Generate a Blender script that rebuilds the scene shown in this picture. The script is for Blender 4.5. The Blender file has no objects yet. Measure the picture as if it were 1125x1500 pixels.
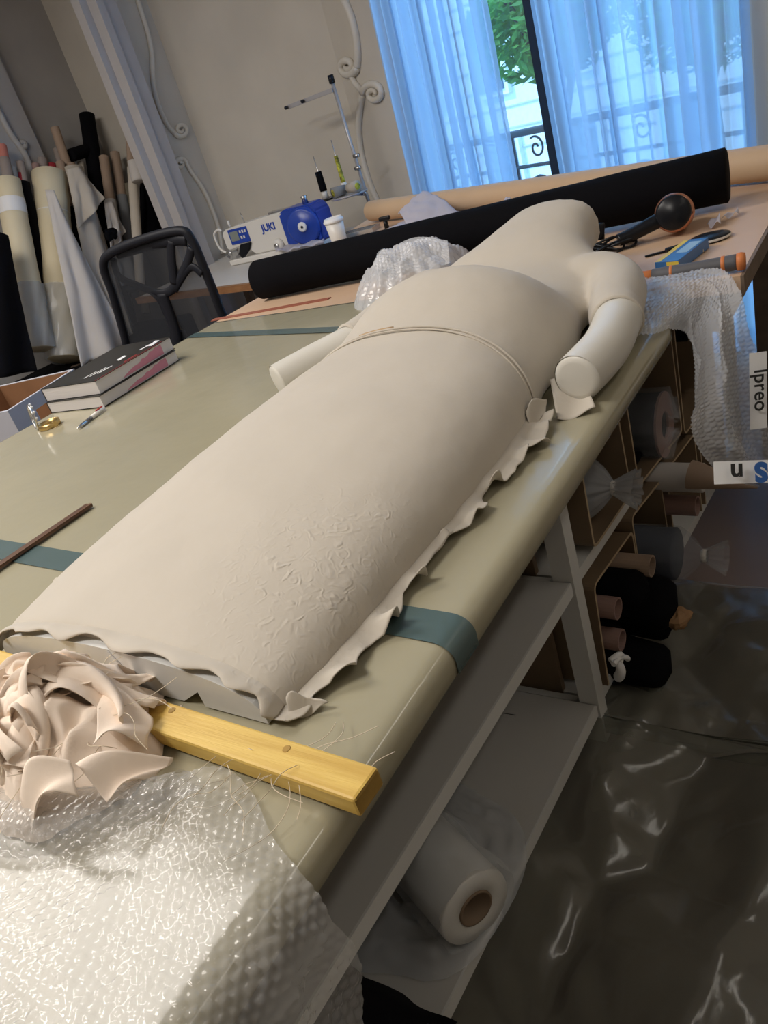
import bpy, bmesh, math, random
from mathutils import Vector, Matrix, noise
random.seed(7)
PI = math.pi
sc = bpy.context.scene
COL = sc.collection
# ------------------------------------------------------------------ camera
FPX, CX, CY = 1127.0, 562.5, 750.0
CAM = Vector((0, 0, 1.42))
_n = Vector((688, 2100, FPX)).normalized()
_y = Vector((818, -870, FPX))
ZC = -_n
YC = (_y - ZC * _y.dot(ZC)).normalized()
XC = YC.cross(ZC)
def ray(px, py):
    d = Vector((px - CX, py - CY, FPX))
    return Vector((XC.dot(d), YC.dot(d), ZC.dot(d)))
def atz(px, py, z):
    d = ray(px, py); return CAM + d * ((z - CAM.z) / d.z)
def aty(px, py, y):
    d = ray(px, py); return CAM + d * (y / d.y)
def atx(px, py, x):
    d = ray(px, py); return CAM + d * (x / d.x)
def atp(px, py, P, n):
    d = ray(px, py); return CAM + d * ((Vector(P) - CAM).dot(n) / d.dot(n))
cam_d = bpy.data.cameras.new('camera'); cam = bpy.data.objects.new('camera', cam_d); COL.objects.link(cam)
right = Vector((XC.x, YC.x, ZC.x)); down = Vector((XC.y, YC.y, ZC.y)); fwd = Vector((XC.z, YC.z, ZC.z))
M = Matrix((right, -down, -fwd)).transposed().to_4x4(); M.translation = CAM
cam.matrix_world = M
cam_d.sensor_fit = 'VERTICAL'; cam_d.sensor_height = 36; cam_d.sensor_width = 27; cam_d.lens = FPX / 1500 * 36
cam_d.clip_start = 0.02; cam_d.clip_end = 200
sc.camera = cam
# ------------------------------------------------------------------ view, world, sun, lamps
vs = sc.view_settings
vs.view_transform = 'Standard'; vs.look = 'None'; vs.gamma = 1; vs.use_curve_mapping = False
vs.exposure = 0.0
w = bpy.data.worlds.new('world'); sc.world = w; w.use_nodes = True
bg = w.node_tree.nodes['Background']; bg.inputs[0].default_value = (0.20, 0.53, 1.0, 1); bg.inputs[1].default_value = 4.2
# window-wall frame: origin, leftward direction U, outward normal N
P0 = Vector((-0.589, 3.531, 0)); U = Vector((-0.917, 0.399, 0)).normalized(); N = Vector((0.399, 0.917, 0)).normalized()
sun_d = bpy.data.lights.new('sun', 'SUN'); sun_d.energy = 2.6; sun_d.color = (0.85, 0.93, 1.0); sun_d.angle = 0.01
sun = bpy.data.objects.new('sun', sun_d); COL.objects.link(sun)
sun.rotation_euler = (Vector((N.x * .6 - U.x * .35, N.y * .6 - U.y * .35, -0.75))).to_track_quat('-Z', 'Y').to_euler()
def area(name, loc, size, power, color, target=None, sy=None):
    d = bpy.data.lights.new(name, 'AREA'); d.shape = 'RECTANGLE'; d.size = size; d.size_y = sy or size
    d.energy = power; d.color = color
    o = bpy.data.objects.new(name, d); COL.objects.link(o); o.location = loc
    if target is not None:
        o.rotation_euler = (Vector(target) - Vector(loc)).to_track_quat('-Z', 'Y').to_euler()
    return o
area('ceiling_light_near', (-1.5, -0.6, 3.35), 1.2, 56, (1.0, 0.94, 0.87), sy=.5)
area('ceiling_light_far', (-3.3, 0.75, 3.35), 2.0, 98, (1.0, 0.94, 0.88), sy=1.0)
area('added_light_right', (1.25, 1.2, 3.35), .14, 13, (1.0, 0.93, 0.84), sy=3.0)  # unseen lamp added to lift the right side and streak the table edge
# ------------------------------------------------------------------ materials
MATS = {}
def mat(name, col, rough=.6, metal=0, noise_amt=0, nscale=8, bump=0, bscale=40, coat=0, spec=.5, stretch=None,
        alpha=1, trans=0, col2=None, emit=None, detail=4, transl=0, sheen=0, ior=1.45, wave=None, bdist=.002):
    if name in MATS: return MATS[name]
    m = bpy.data.materials.new(name); m.use_nodes = True; nt = m.node_tree; L = nt.links
    p = nt.nodes['Principled BSDF']; out = nt.nodes['Material Output']
    p.inputs['Base Color'].default_value = (*col, 1); p.inputs['Roughness'].default_value = rough
    p.inputs['Metallic'].default_value = metal; p.inputs['Specular IOR Level'].default_value = spec
    p.inputs['Coat Weight'].default_value = coat; p.inputs['Coat Roughness'].default_value = .12
    p.inputs['Transmission Weight'].default_value = trans; p.inputs['IOR'].default_value = ior
    if sheen: p.inputs['Sheen Weight'].default_value = sheen
    tc = nt.nodes.new('ShaderNodeTexCoord'); mp = nt.nodes.new('ShaderNodeMapping')
    L.new(tc.outputs['Object'], mp.inputs[0])
    if stretch: mp.inputs['Scale'].default_value = stretch
    if noise_amt or col2:
        n = nt.nodes.new('ShaderNodeTexNoise'); n.inputs['Scale'].default_value = nscale; n.inputs['Detail'].default_value = detail
        L.new(mp.outputs[0], n.inputs[0])
        r = nt.nodes.new('ShaderNodeValToRGB'); L.new(n.outputs[0], r.inputs[0])
        c2 = col2 or tuple(c * (1 - noise_amt) for c in col)
        r.color_ramp.elements[0].color = (*c2, 1); r.color_ramp.elements[1].color = (*col, 1)
        r.color_ramp.elements[0].position = .35; r.color_ramp.elements[1].position = .65
        L.new(r.outputs[0], p.inputs['Base Color'])
    if bump:
        b = nt.nodes.new('ShaderNodeBump'); b.inputs['Strength'].default_value = bump; b.inputs['Distance'].default_value = bdist
        if wave:
            n2 = nt.nodes.new('ShaderNodeTexWave'); n2.inputs['Scale'].default_value = wave; n2.inputs['Distortion'].default_value = 1
        else:
            n2 = nt.nodes.new('ShaderNodeTexNoise'); n2.inputs['Scale'].default_value = bscale; n2.inputs['Detail'].default_value = 5
        L.new(mp.outputs[0], n2.inputs[0]); L.new(n2.outputs[0], b.inputs['Height']); L.new(b.outputs[0], p.inputs['Normal'])
    if emit: p.inputs['Emission Color'].default_value = (*emit[:3], 1); p.inputs['Emission Strength'].default_value = emit[3]
    sh = p.outputs[0]
    if transl:
        t = nt.nodes.new('ShaderNodeBsdfTranslucent'); t.inputs[0].default_value = (*col, 1)
        mx = nt.nodes.new('ShaderNodeMixShader'); mx.inputs[0].default_value = transl
        L.new(sh, mx.inputs[1]); L.new(t.outputs[0], mx.inputs[2]); sh = mx.outputs[0]
    if alpha < 1:
        t = nt.nodes.new('ShaderNodeBsdfTransparent'); mx = nt.nodes.new('ShaderNodeMixShader'); mx.inputs[0].default_value = alpha
        L.new(t.outputs[0], mx.inputs[1]); L.new(sh, mx.inputs[2]); sh = mx.outputs[0]
    L.new(sh, out.inputs['Surface'])
    MATS[name] = m; return m
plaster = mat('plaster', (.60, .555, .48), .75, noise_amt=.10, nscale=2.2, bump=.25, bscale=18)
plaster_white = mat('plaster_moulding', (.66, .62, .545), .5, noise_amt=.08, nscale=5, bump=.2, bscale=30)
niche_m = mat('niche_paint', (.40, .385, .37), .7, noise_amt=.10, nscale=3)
beam_m = mat('beam_paint', (.46, .44, .435), .6, noise_amt=.05)
floor_m = mat('floor_vinyl', (.25, .195, .18), .5, noise_amt=.12, nscale=3)
ceil_m = mat('ceiling_paint', (.75, .73, .70), .8)
khaki = mat('khaki_plastic', (.375, .345, .24), .15, noise_amt=.07, nscale=3, bump=.5, bscale=6, coat=.35, bdist=.006)
teal = mat('teal_tape', (.085, .13, .13), .25, noise_amt=.06, coat=.3)
khaki_dark = mat('table_core', (.30, .25, .18), .6)
brown_board = mat('brown_paper_board', (.62, .43, .29), .42, noise_amt=.08, nscale=4, bump=.1)
board_edge = mat('board_edge', (.20, .145, .105), .6, noise_amt=.2, nscale=30)
calico = mat('cream_calico', (.54, .49, .415), .85, noise_amt=.035, nscale=9, bump=.22, bscale=60, sheen=.15)
def wrinkle_patch(m, c, rad):
    nt = m.node_tree; L = nt.links; b0 = [n for n in nt.nodes if n.type == 'BUMP'][0]
    tc = [n for n in nt.nodes if n.type == 'TEX_COORD'][0]
    d = nt.nodes.new('ShaderNodeVectorMath'); d.operation = 'DISTANCE'; d.inputs[1].default_value = c; L.new(tc.outputs['Object'], d.inputs[0])
    mr = nt.nodes.new('ShaderNodeMapRange'); mr.inputs[1].default_value = rad; mr.inputs[2].default_value = rad * .2; mr.inputs[3].default_value = 0.04; mr.inputs[4].default_value = 1
    L.new(d.outputs['Value'], mr.inputs[0])
    n = nt.nodes.new('ShaderNodeTexNoise'); n.noise_type = 'RIDGED_MULTIFRACTAL'; n.inputs['Scale'].default_value = 75; n.inputs['Detail'].default_value = 4; n.inputs['Distortion'].default_value = 1.2
    L.new(tc.outputs['Object'], n.inputs[0])
    mu = nt.nodes.new('ShaderNodeMath'); mu.operation = 'MULTIPLY'; L.new(n.outputs[0], mu.inputs[0]); L.new(mr.outputs[0], mu.inputs[1])
    b = nt.nodes.new('ShaderNodeBump'); b.inputs['Strength'].default_value = .6; b.inputs['Distance'].default_value = .0035
    L.new(mu.outputs[0], b.inputs['Height']); L.new(b0.outputs[0], b.inputs['Normal'])
    L.new(b.outputs[0], nt.nodes['Principled BSDF'].inputs['Normal'])
wrinkle_patch(calico, tuple(atz(470, 812, 1.01)), .20)
calico_light = mat('raw_calico', (.95, .81, .68), .9, noise_amt=.04, nscale=12, bump=.3, bscale=90, transl=.04)
foam = mat('white_foam', (.70, .70, .68), .6, noise_amt=.03, nscale=6, bump=.05, bscale=200)
armm = mat('white_arm', (.66, .635, .57), .4, noise_amt=.03)
yellow_wood = mat('yellow_pine', (.72, .50, .13), .45, stretch=(3, 40, 40), nscale=2.0, col2=(.58, .37, .08), bump=.15, bscale=10)
yellow_end = mat('pine_end_grain', (.42, .25, .05), .6, noise_amt=.4, nscale=30)
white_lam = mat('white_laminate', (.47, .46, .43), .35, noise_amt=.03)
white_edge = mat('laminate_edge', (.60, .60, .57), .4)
mdf = mat('brown_bent_board', (.20, .14, .085), .5, noise_amt=.12, nscale=9)
mdf_edge = mat('board_cut_edge', (.42, .32, .20), .6)
black_fab = mat('black_fabric', (.0035, .0035, .005), .9, bump=.3, bscale=150, spec=.12)
navy_fab = mat('navy_fabric', (.008, .013, .03), .85, spec=.15)
cream_foam = mat('cream_roll', (.66, .58, .40), .55, noise_amt=.05, nscale=4)
white_fab = mat('white_fabric', (.56, .53, .50), .8, noise_amt=.06, nscale=6)
linen = mat('pale_linen', (.50, .45, .38), .85, noise_amt=.06, nscale=6)
grey_fab = mat('grey_fabric', (.25, .26, .27), .8, noise_amt=.1)
card = mat('cardboard_tube', (.36, .26, .19), .7, noise_amt=.08, nscale=12)
card_dark = mat('cardboard_inside', (.13, .085, .065), .8)
kraft = mat('kraft_paper', (.55, .39, .25), .6, noise_amt=.05)
pink_card = mat('pinkish_tube', (.30, .19, .16), .7)
wood_dark = mat('dark_wood', (.075, .035, .02), .4, stretch=(20, 2, 20), nscale=3, col2=(.15, .075, .04), bump=.1)
wood_desk = mat('desk_edge_wood', (.33, .17, .075), .4, stretch=(2, 20, 20), nscale=3, col2=(.22, .10, .045))
desk_top = mat('desk_top_white', (.58, .56, .53), .35)
plas_blk = mat('black_plastic', (.008, .009, .012), .3, spec=.3)
chair_pl = mat('chair_plastic', (.010, .011, .016), .55, spec=.3)
mesh_m = mat('chair_mesh', (.022, .025, .032), .8, alpha=.76)
white_pl = mat('white_plastic', (.70, .68, .64), .35)
blue_pl = mat('blue_plastic', (.02, .06, .36), .3)
screen_m = mat('grey_screen', (.22, .25, .24), .3)
chrome = mat('steel', (.6, .6, .6), .25, metal=1)
copper = mat('copper', (.55, .25, .16), .2, metal=.8)
gold = mat('gold', (.60, .43, .18), .32, metal=1)
red_m = mat('red_plastic', (.5, .03, .03), .4)
orange = mat('orange_rubber', (.62, .20, .06), .5)
grey_rub = mat('grey_rubber', (.10, .10, .11), .6)
blue_card = mat('blue_card', (.04, .16, .42), .35)
yellow_card = mat('yellow_card', (.72, .55, .08), .4)
book_cover = mat('dark_book_cover', (.028, .027, .025), .4, spec=.35, noise_amt=.2, nscale=7)
paper = mat('paper_pages', (.66, .63, .62), .8, bump=.3, bscale=10, stretch=(1, 1, 60))
pink_edge = mat('pink_print', (.62, .25, .33), .7)
white_print = mat('white_print', (.75, .75, .75), .5)
black_print = mat('black_print', (.015, .015, .015), .6)
blue_print = mat('blue_print', (.02, .09, .30), .5)
film = mat('clear_film', (.75, .78, .80), .12, alpha=.30, bump=.4, bscale=14)
film_hazy = mat('hazy_film', (.62, .64, .66), .2, alpha=.50, bump=.5, bscale=20, transl=.3)
film_thin = mat('thin_bag_film', (.60, .64, .70), .10, alpha=.18, bump=.4, bscale=14)
floor_film = mat('floor_film', (.215, .215, .175), .17, alpha=.66, transl=.15, spec=.9, bump=.5, bscale=7, bdist=.01, noise_amt=.2, nscale=2.5)
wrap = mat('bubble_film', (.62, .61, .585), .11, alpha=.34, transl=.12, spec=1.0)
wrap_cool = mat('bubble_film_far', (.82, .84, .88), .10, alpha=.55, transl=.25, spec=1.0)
tissue = mat('white_tissue', (.70, .68, .74), .9, transl=.45, alpha=.9)
sheer = mat('sheer_curtain', (.60, .75, .90), .9, alpha=.80, transl=.85)
frame_dk = mat('dark_frame', (.012, .014, .02), .35)
iron = mat('black_iron', (.012, .014, .02), .5)
glass = mat('window_glass', (1, 1, 1), .0, alpha=.06, spec=.5)
stone = mat('pale_stone', (.72, .72, .70), .8, noise_amt=.08)
stone_dk = mat('window_dark', (.10, .14, .18), .3)
street = mat('street', (.40, .41, .42), .9)
leaf_m = mat('tree_leaf', (.10, .30, .05), .6, transl=.4, noise_amt=.4, nscale=3)
bark = mat('bark', (.08, .06, .045), .9)
red_cl = mat('red_fabric', (.30, .02, .03), .8)
pink_cl = mat('pink_tube_end', (.48, .17, .13), .7)
taupe = mat('taupe_tube', (.27, .225, .20), .7)
box_wht = mat('white_crate', (.48, .49, .54), .5)
box_in = mat('crate_inside', (.25, .125, .06), .6, noise_amt=.15)
thread_m = mat('thread', (.66, .56, .42), .8)
# ------------------------------------------------------------------ mesh helpers
def link(name, me, m, parent=None, smooth=False):
    o = bpy.data.objects.new(name, me); COL.objects.link(o)
    if m is not None:
        for mm in (m if isinstance(m, (list, tuple)) else [m]): me.materials.append(mm)
    if parent is not None: o.parent = parent
    if smooth:
        for p in me.polygons: p.use_smooth = True
    return o
def mk(name, v, f, m, parent=None, smooth=False, fm=None):
    me = bpy.data.meshes.new(name)
    me.from_pydata([tuple(a) for a in v], [], f); me.update()
    o = link(name, me, m, parent, smooth)
    if fm:
        for i, k in enumerate(fm): me.polygons[i].material_index = k
    return o
def tag(o, label, cat, group=None, kind=None):
    o['label'] = label
    if cat: o['category'] = cat
    if group: o['group'] = group
    if kind: o['kind'] = kind
    return o
def thing(name, label, cat, loc=(0, 0, 0), rz=0, group=None):
    o = bpy.data.objects.new(name, None); COL.objects.link(o); o.location = loc; o.rotation_euler = (0, 0, rz)
    o.empty_display_size = .05
    return tag(o, label, cat, group)
def structure(o): o['kind'] = 'structure'; return o
def boxv(x0, x1, y0, y1, z0, z1):
    v = [(x0,y0,z0),(x1,y0,z0),(x1,y1,z0),(x0,y1,z0),(x0,y0,z1),(x1,y0,z1),(x1,y1,z1),(x0,y1,z1)]
    f = [(0,3,2,1),(4,5,6,7),(0,1,5,4),(1,2,6,5),(2,3,7,6),(3,0,4,7)]
    return v, f
def box(name, x0, x1, y0, y1, z0, z1, m, parent=None, bev=0.0, T=None):
    bm = bmesh.new(); v, f = boxv(x0, x1, y0, y1, z0, z1)
    vv = [bm.verts.new(a) for a in v]
    for a in f: bm.faces.new([vv[i] for i in a])
    if bev: bmesh.ops.bevel(bm, geom=bm.edges[:], offset=bev, segments=2, affect='EDGES', profile=.5)
    if T is not None: bmesh.ops.transform(bm, matrix=T, verts=bm.verts)
    me = bpy.data.meshes.new(name); bm.to_mesh(me); bm.free()
    return link(name, me, m, parent)
def frames(pts, closed=False):
    pts = [Vector(p) for p in pts]; n = len(pts); T = []
    for i in range(n):
        a = pts[(i - 1) % n] if closed or i > 0 else pts[i]
        b = pts[(i + 1) % n] if closed or i < n - 1 else pts[i]
        t = (b - a); T.append(t.normalized() if t.length > 1e-9 else Vector((0, 0, 1)))
    up = Vector((0, 0, 1)) if abs(T[0].z) < .9 else Vector((1, 0, 0))
    s = T[0].cross(up).normalized(); F = []
    for i in range(n):
        s = (s - T[i] * s.dot(T[i])); s = s.normalized() if s.length > 1e-6 else T[i].orthogonal().normalized()
        F.append((pts[i], T[i], s, T[i].cross(s).normalized()))
    return F
def tube_g(pts, r, seg=8, closed=False, caps=True, flat=None):
    """flat=(wide, thin, fixed side vector) for ribbons"""
    F = frames(pts, closed); n = len(F); v = []; f = []
    rs = r if isinstance(r, (list, tuple)) else [r] * n
    for i, (p, t, s, b) in enumerate(F):
        for k in range(seg):
            a = 2 * PI * k / seg
            v.append(p + (s * math.cos(a) + b * math.sin(a)) * rs[i])
    m = n if closed else n - 1
    for i in range(m):
        j = (i + 1) % n
        for k in range(seg):
            k2 = (k + 1) % seg
            f.append((i*seg+k, i*seg+k2, j*seg+k2, j*seg+k))
    if caps and not closed:
        f.append(tuple(range(seg))[::-1]); f.append(tuple((n-1)*seg + k for k in range(seg)))
    return v, f
def tube(name, pts, r, m, parent=None, seg=8, closed=False, smooth=True, caps=True):
    v, f = tube_g(pts, r, seg, closed, caps)
    o = mk(name, v, f, m, parent, smooth)
    if smooth and caps and not closed:
        for p in list(o.data.polygons)[-2:]: p.use_smooth = False
    return o
def multi(name, parts, m, parent=None, smooth=False):
    V = []; Fs = []
    for v, f in parts:
        b = len(V); V += [tuple(a) for a in v]; Fs += [tuple(i + b for i in q) for q in f]
    return mk(name, V, Fs, m, parent, smooth)
def lathe_g(prof, seg=24, T=Matrix()):
    v = []; f = []
    for r, z in prof:
        for k in range(seg):
            a = 2 * PI * k / seg; v.append(T @ Vector((r * math.cos(a), r * math.sin(a), z)))
    for i in range(len(prof) - 1):
        for k in range(seg):
            k2 = (k + 1) % seg; f.append((i*seg+k, i*seg+k2, (i+1)*seg+k2, (i+1)*seg+k))
    return v, f
def lathe(name, prof, m, parent=None, seg=24, T=Matrix(), smooth=True):
    v, f = lathe_g(prof, seg, T); return mk(name, v, f, m, parent, smooth)
def axisT(p, d):
    d = Vector(d).normalized(); q = d.to_track_quat('Z', 'Y'); return Matrix.Translation(Vector(p)) @ q.to_matrix().to_4x4()
def hollow(name, a, b, ro, ri, m, parent=None, seg=20):
    a = Vector(a); b = Vector(b); Ln = (b - a).length
    return lathe(name, [(ri, 0), (ro, 0), (ro, Ln), (ri, Ln), (ri, 0)], m, parent, seg, axisT(a, b - a), smooth=False)
def disc_roll(name, a, b, r, m, parent=None, seg=24, wob=0.0, capm=None):
    a = Vector(a); b = Vector(b); L_ = (b - a).length; T = axisT(a, b - a); v = []; f = []; n = 12
    prof = [(0, 0)] + [(r * .9, 0), (r, r*.06)] + [(r * (1 + wob * math.sin(i * 2.7)), L_ * i / n) for i in range(1, n)] + [(r, L_ - r*.06), (r * .9, L_), (0, L_)]
    return lathe(name, prof, m, parent, seg, T)
def sheet(name, fn, nu, nv, m, parent=None, smooth=True, thick=0.0, keep=None):
    v = []; f = []
    for j in range(nv + 1):
        for i in range(nu + 1): v.append(fn(i / nu, j / nv))
    for j in range(nv):
        for i in range(nu):
            if keep and not keep((i + .5) / nu, (j + .5) / nv): continue
            a = j * (nu + 1) + i; f.append((a, a + 1, a + nu + 2, a + nu + 1))
    if keep:
        used = sorted({i for q in f for i in q}); mp = {a: b for b, a in enumerate(used)}
        v = [v[i] for i in used]; f = [tuple(mp[i] for i in q) for q in f]
    o = mk(name, v, f, m, parent, smooth)
    if thick:
        md = o.modifiers.new('solid', 'SOLIDIFY'); md.thickness = thick; md.offset = 0
    return o
def prism(name, poly, z0, z1, m, parent=None):
    n = len(poly); v = [(p[0], p[1], z0) for p in poly] + [(p[0], p[1], z1) for p in poly]
    f = [tuple(range(n))[::-1], tuple(range(n, 2*n))] + [(i, (i+1) % n, (i+1) % n + n, i + n) for i in range(n)]
    return mk(name, v, f, m, parent)
def nz(x, y, z=0.0): return noise.noise(Vector((x, y, z)))
def ridged(x, y, z=0.0): return 1 - abs(noise.noise(Vector((x, y, z)))) * 2
def crumple(x, y, z=0., s=1.0):
    """faceted crease field, about -1..1"""
    d, p = noise.voronoi(Vector((x * s, y * s, z)))
    return (d[1] - d[0])
def smoothpath(pts, n=8, closed=False):
    P = [Vector(p) for p in pts]; out = []; m = len(P)
    rng = m if closed else m - 1
    for i in range(rng):
        p0 = P[(i-1) % m] if closed or i > 0 else P[i]; p1 = P[i]; p2 = P[(i+1) % m]
        p3 = P[(i+2) % m] if closed or i + 2 < m else P[(i+1) % m]
        for k in range(n):
            t = k / n
            out.append(.5 * ((2*p1) + (p2-p0)*t + (2*p0-5*p1+4*p2-p3)*t*t + (-p0+3*p1-3*p2+p3)*t**3))
    if not closed: out.append(P[-1])
    return out
def interp(tab, x):
    if x <= tab[0][0]: return tab[0][1]
    for i in range(len(tab) - 1):
        a, b = tab[i], tab[i+1]
        if x <= b[0]:
            t = (x - a[0]) / (b[0] - a[0])
            m0 = (b[1]-a[1]) if i == 0 else (b[1] - tab[i-1][1]) / (b[0] - tab[i-1][0]) * (b[0]-a[0])
            m1 = (b[1]-a[1]) if i + 2 >= len(tab) else (tab[i+2][1] - a[1]) / (tab[i+2][0] - a[0]) * (b[0]-a[0])
            return (2*t**3-3*t*t+1)*a[1] + (t**3-2*t*t+t)*m0 + (-2*t**3+3*t*t)*b[1] + (t**3-t*t)*m1
    return tab[-1][1]
def text(name, s, size, m, Mx, parent=None, ext=.0004, align='CENTER', bold=.0):
    c = bpy.data.curves.new(name, 'FONT'); c.body = s; c.size = size; c.extrude = ext; c.offset = bold; c.align_x = align; c.align_y = 'CENTER'
    o = bpy.data.objects.new(name + '_tmp', c); COL.objects.link(o)
    dg = bpy.context.evaluated_depsgraph_get(); me = bpy.data.meshes.new_from_object(o.evaluated_get(dg))
    bpy.data.objects.remove(o); bpy.data.curves.remove(c)
    me.transform(Mx); return link(name, me, m, parent)
def basis(p, ex, ey):
    ex = Vector(ex).normalized(); ey = Vector(ey); ey = (ey - ex * ey.dot(ex)).normalized(); ez = ex.cross(ey)
    Mx = Matrix((ex, ey, ez)).transposed().to_4x4(); Mx.translation = Vector(p); return Mx
# ------------------------------------------------------------------ room shell
H = 3.5
def wallbox(name, a, b, z0, z1, thick, m, nrm):
    a = Vector(a); b = Vector(b); n = Vector(nrm) * thick
    poly = [a, b, b + n, a + n]
    return structure(prism(name, [(p.x, p.y) for p in poly], z0, z1, m))
SR, SL, ST = -0.04, 2.12, 3.15
wp = lambda s: (P0 + U * s)
wallbox('wall_window', wp(-3.3), wp(SR), 0, H, .25, plaster, N)
wallbox('wall_window', wp(SL), wp(2.69), 0, H, .25, plaster, N)
wallbox('wall_window', wp(SR), wp(SL), ST, H, .25, plaster, N)
structure(box('wall_far', -5.6, -3.04, 4.6, 4.85, 0, H, plaster))
structure(box('wall_left', -4.65, -4.4, 4.23, 4.6, 0, H, plaster))
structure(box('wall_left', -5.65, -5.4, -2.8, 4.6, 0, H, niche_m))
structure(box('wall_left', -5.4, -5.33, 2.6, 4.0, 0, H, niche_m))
structure(box('wall_right', 2.43, 2.65, -3, 3, 0, H, plaster))
structure(box('wall_back', -5.65, 2.65, -3.0, -2.8, 0, H, plaster))
structure(prism('floor', [(-5.65, -3), (2.65, -3), (2.65, 2.45)] + [tuple((wp(s) + N*.25)[:2]) for s in (-3.3, 2.42)] + [(-2.72, 4.85), (-5.65, 4.85)], -.1, 0, floor_m))
structure(prism('ceiling', [(-5.65, -3), (2.65, -3), (2.65, 2.45)] + [tuple((wp(s) + N*.25)[:2]) for s in (-3.3, 2.42)] + [(-2.72, 4.85), (-5.65, 4.85)], H, H + .1, ceil_m))
# beam edging the niche
structure(multi('trim_1', [boxv(-4.44, -4.30, 4.11, 4.23, 0, H), boxv(-4.42, -4.28, 4.05, 4.11, 0, H), boxv(-4.43, -4.36, 3.99, 4.05, 0, H)], beam_m))
def spiral(c, r0, turns, ex, ez, d0=1, a0=0, n=26):
    return [Vector(c) + (ex * math.cos(a0 + d0*t*turns*2*PI/n) + ez * math.sin(a0 + d0*t*turns*2*PI/n)) * (r0 * (1 - .8*t/n)) for t in range(n + 1)]
EXx, EYy, EZz = Vector((1,0,0)), Vector((0,1,0)), Vector((0,0,1))
def moulding(name, pxs, conv, r, sp, m):
    parts = []
    P = smoothpath([conv(*p) for p in pxs], 6)
    parts.append(tube_g(P, r, 8))
    for (px, py, rad, a0, turns) in sp:
        n = 26; pts = []
        for k in range(n + 1):
            a = a0 + turns * 2 * PI * k / n; q = rad * (1 - .82 * k / n)
            pts.append(conv(px + q * math.cos(a), py + q * math.sin(a)))
        parts.append(tube_g(pts, [r * 1.05 * (1 - .35*i/n) for i in range(n + 1)], 8))
    return structure(multi(name, parts, m, smooth=True))
cA = lambda x, y: atp(x, y, P0 - N * .012, N)
cL = lambda x, y: atx(x, y, -4.39)
cN = lambda x, y: atx(x, y, -5.32)
moulding('trim_2', [(480, -60), (500, -10), (514, 22), (522, 55), (524, 80), (523, 97)], cA, .024, [(509, 97, 14, 0, 1.5)], plaster_white)
moulding('trim_3', [(515, 111), (520, 122), (530, 133)], cA, .020, [], plaster_white)
moulding('trim_4', [(531, 138), (527, 165), (526, 195), (532, 235), (548, 283), (578, 338), (615, 385)], cA, .022, [(547, 137, 16, PI, 1.5)], plaster_white)
moulding('trim_5', [(190, -30), (208, 20), (221, 70), (224, 120), (232, 155), (245, 183), (256, 195)], cL, .017, [(265, 190, 11, PI*.85, -1.5)], plaster_white)
moulding('trim_6', [(273, 239), (280, 252), (296, 275), (308, 300), (320, 335), (326, 372)], cL, .016, [(264, 240, 9, 0, -1.4)], plaster_white)
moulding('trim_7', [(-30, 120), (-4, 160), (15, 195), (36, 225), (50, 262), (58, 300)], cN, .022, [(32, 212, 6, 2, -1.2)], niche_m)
# ------------------------------------------------------------------ window
Wn = basis(P0, -U, EZz)  # local x to the right, y up, z into the room
def wbox(name, s0, s1, z0, z1, n0, n1, m, parent=None):
    a, b = wp(s0), wp(s1)
    poly = [a + N*n0, b + N*n0, b + N*n1, a + N*n1]
    return prism(name, [(p.x, p.y) for p in poly], z0, z1, m, parent)
win = bpy.data.objects.new('window_1', None); COL.objects.link(win); structure(win)
wbox('post', 1.035, 1.11, .06, ST, .05, .13, frame_dk, win)
wbox('jamb', SR, SR + .05, 0, ST, .05, .13, plaster_white, win)
wbox('jamb', SL - .05, SL, 0, ST, .05, .13, plaster_white, win)
wbox('head_rail', SR + .05, SL - .05, ST - .06, ST, .05, .13, frame_dk, win)
wbox('threshold', SR + .05, SL - .05, 0, .06, .03, .15, frame_dk, win)
wbox('pane', SR + .05, 1.045, .06, ST - .06, .085, .091, glass, win)
wbox('pane', 1.10, SL - .05, .06, ST - .06, .085, .091, glass, win)
rod = tube('curtain_rod', [wp(-.2) - N*.1 + EZz*3.25, wp(2.38) - N*.1 + EZz*3.25], .012, chrome)
tag(rod, 'thin steel rod above the window carrying the sheer curtains', 'curtain rod')
def curtain(label, s0t, s1t, s0b, s1b, folds, seed):
    def fn(u, v):
        z = .04 + 3.2 * v
        s = (s0b + (s1b - s0b) * u) * (1 - v) + (s0t + (s1t - s0t) * u) * v
        ph = u * folds * 2 * PI + 1.5 * nz(u * 6, seed)
        a = (.035 + .02 * nz(u * 5, seed + 9)) * (1 - .3 * v)
        off = a * math.sin(ph) + .012 * nz(u * 30, v * 3, seed)
        s += .012 * math.cos(ph * 1.3 + seed) + .02 * nz(u*9, v*1.5, seed+4)
        return wp(s) - N * (.10 + off) + EZz * z
    o = sheet('sheer_curtain', fn, 200, 14, sheer)
    tag(o, label, 'curtain', 'sheer window curtains'); return o
curtain('white sheer curtain hanging left of the dark window post', 1.14, 1.99, 1.20, 2.17, 12, 1)
curtain('white sheer curtain hanging right of the dark window post', -.10, .95, -.10, .90, 12, 5)
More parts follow.
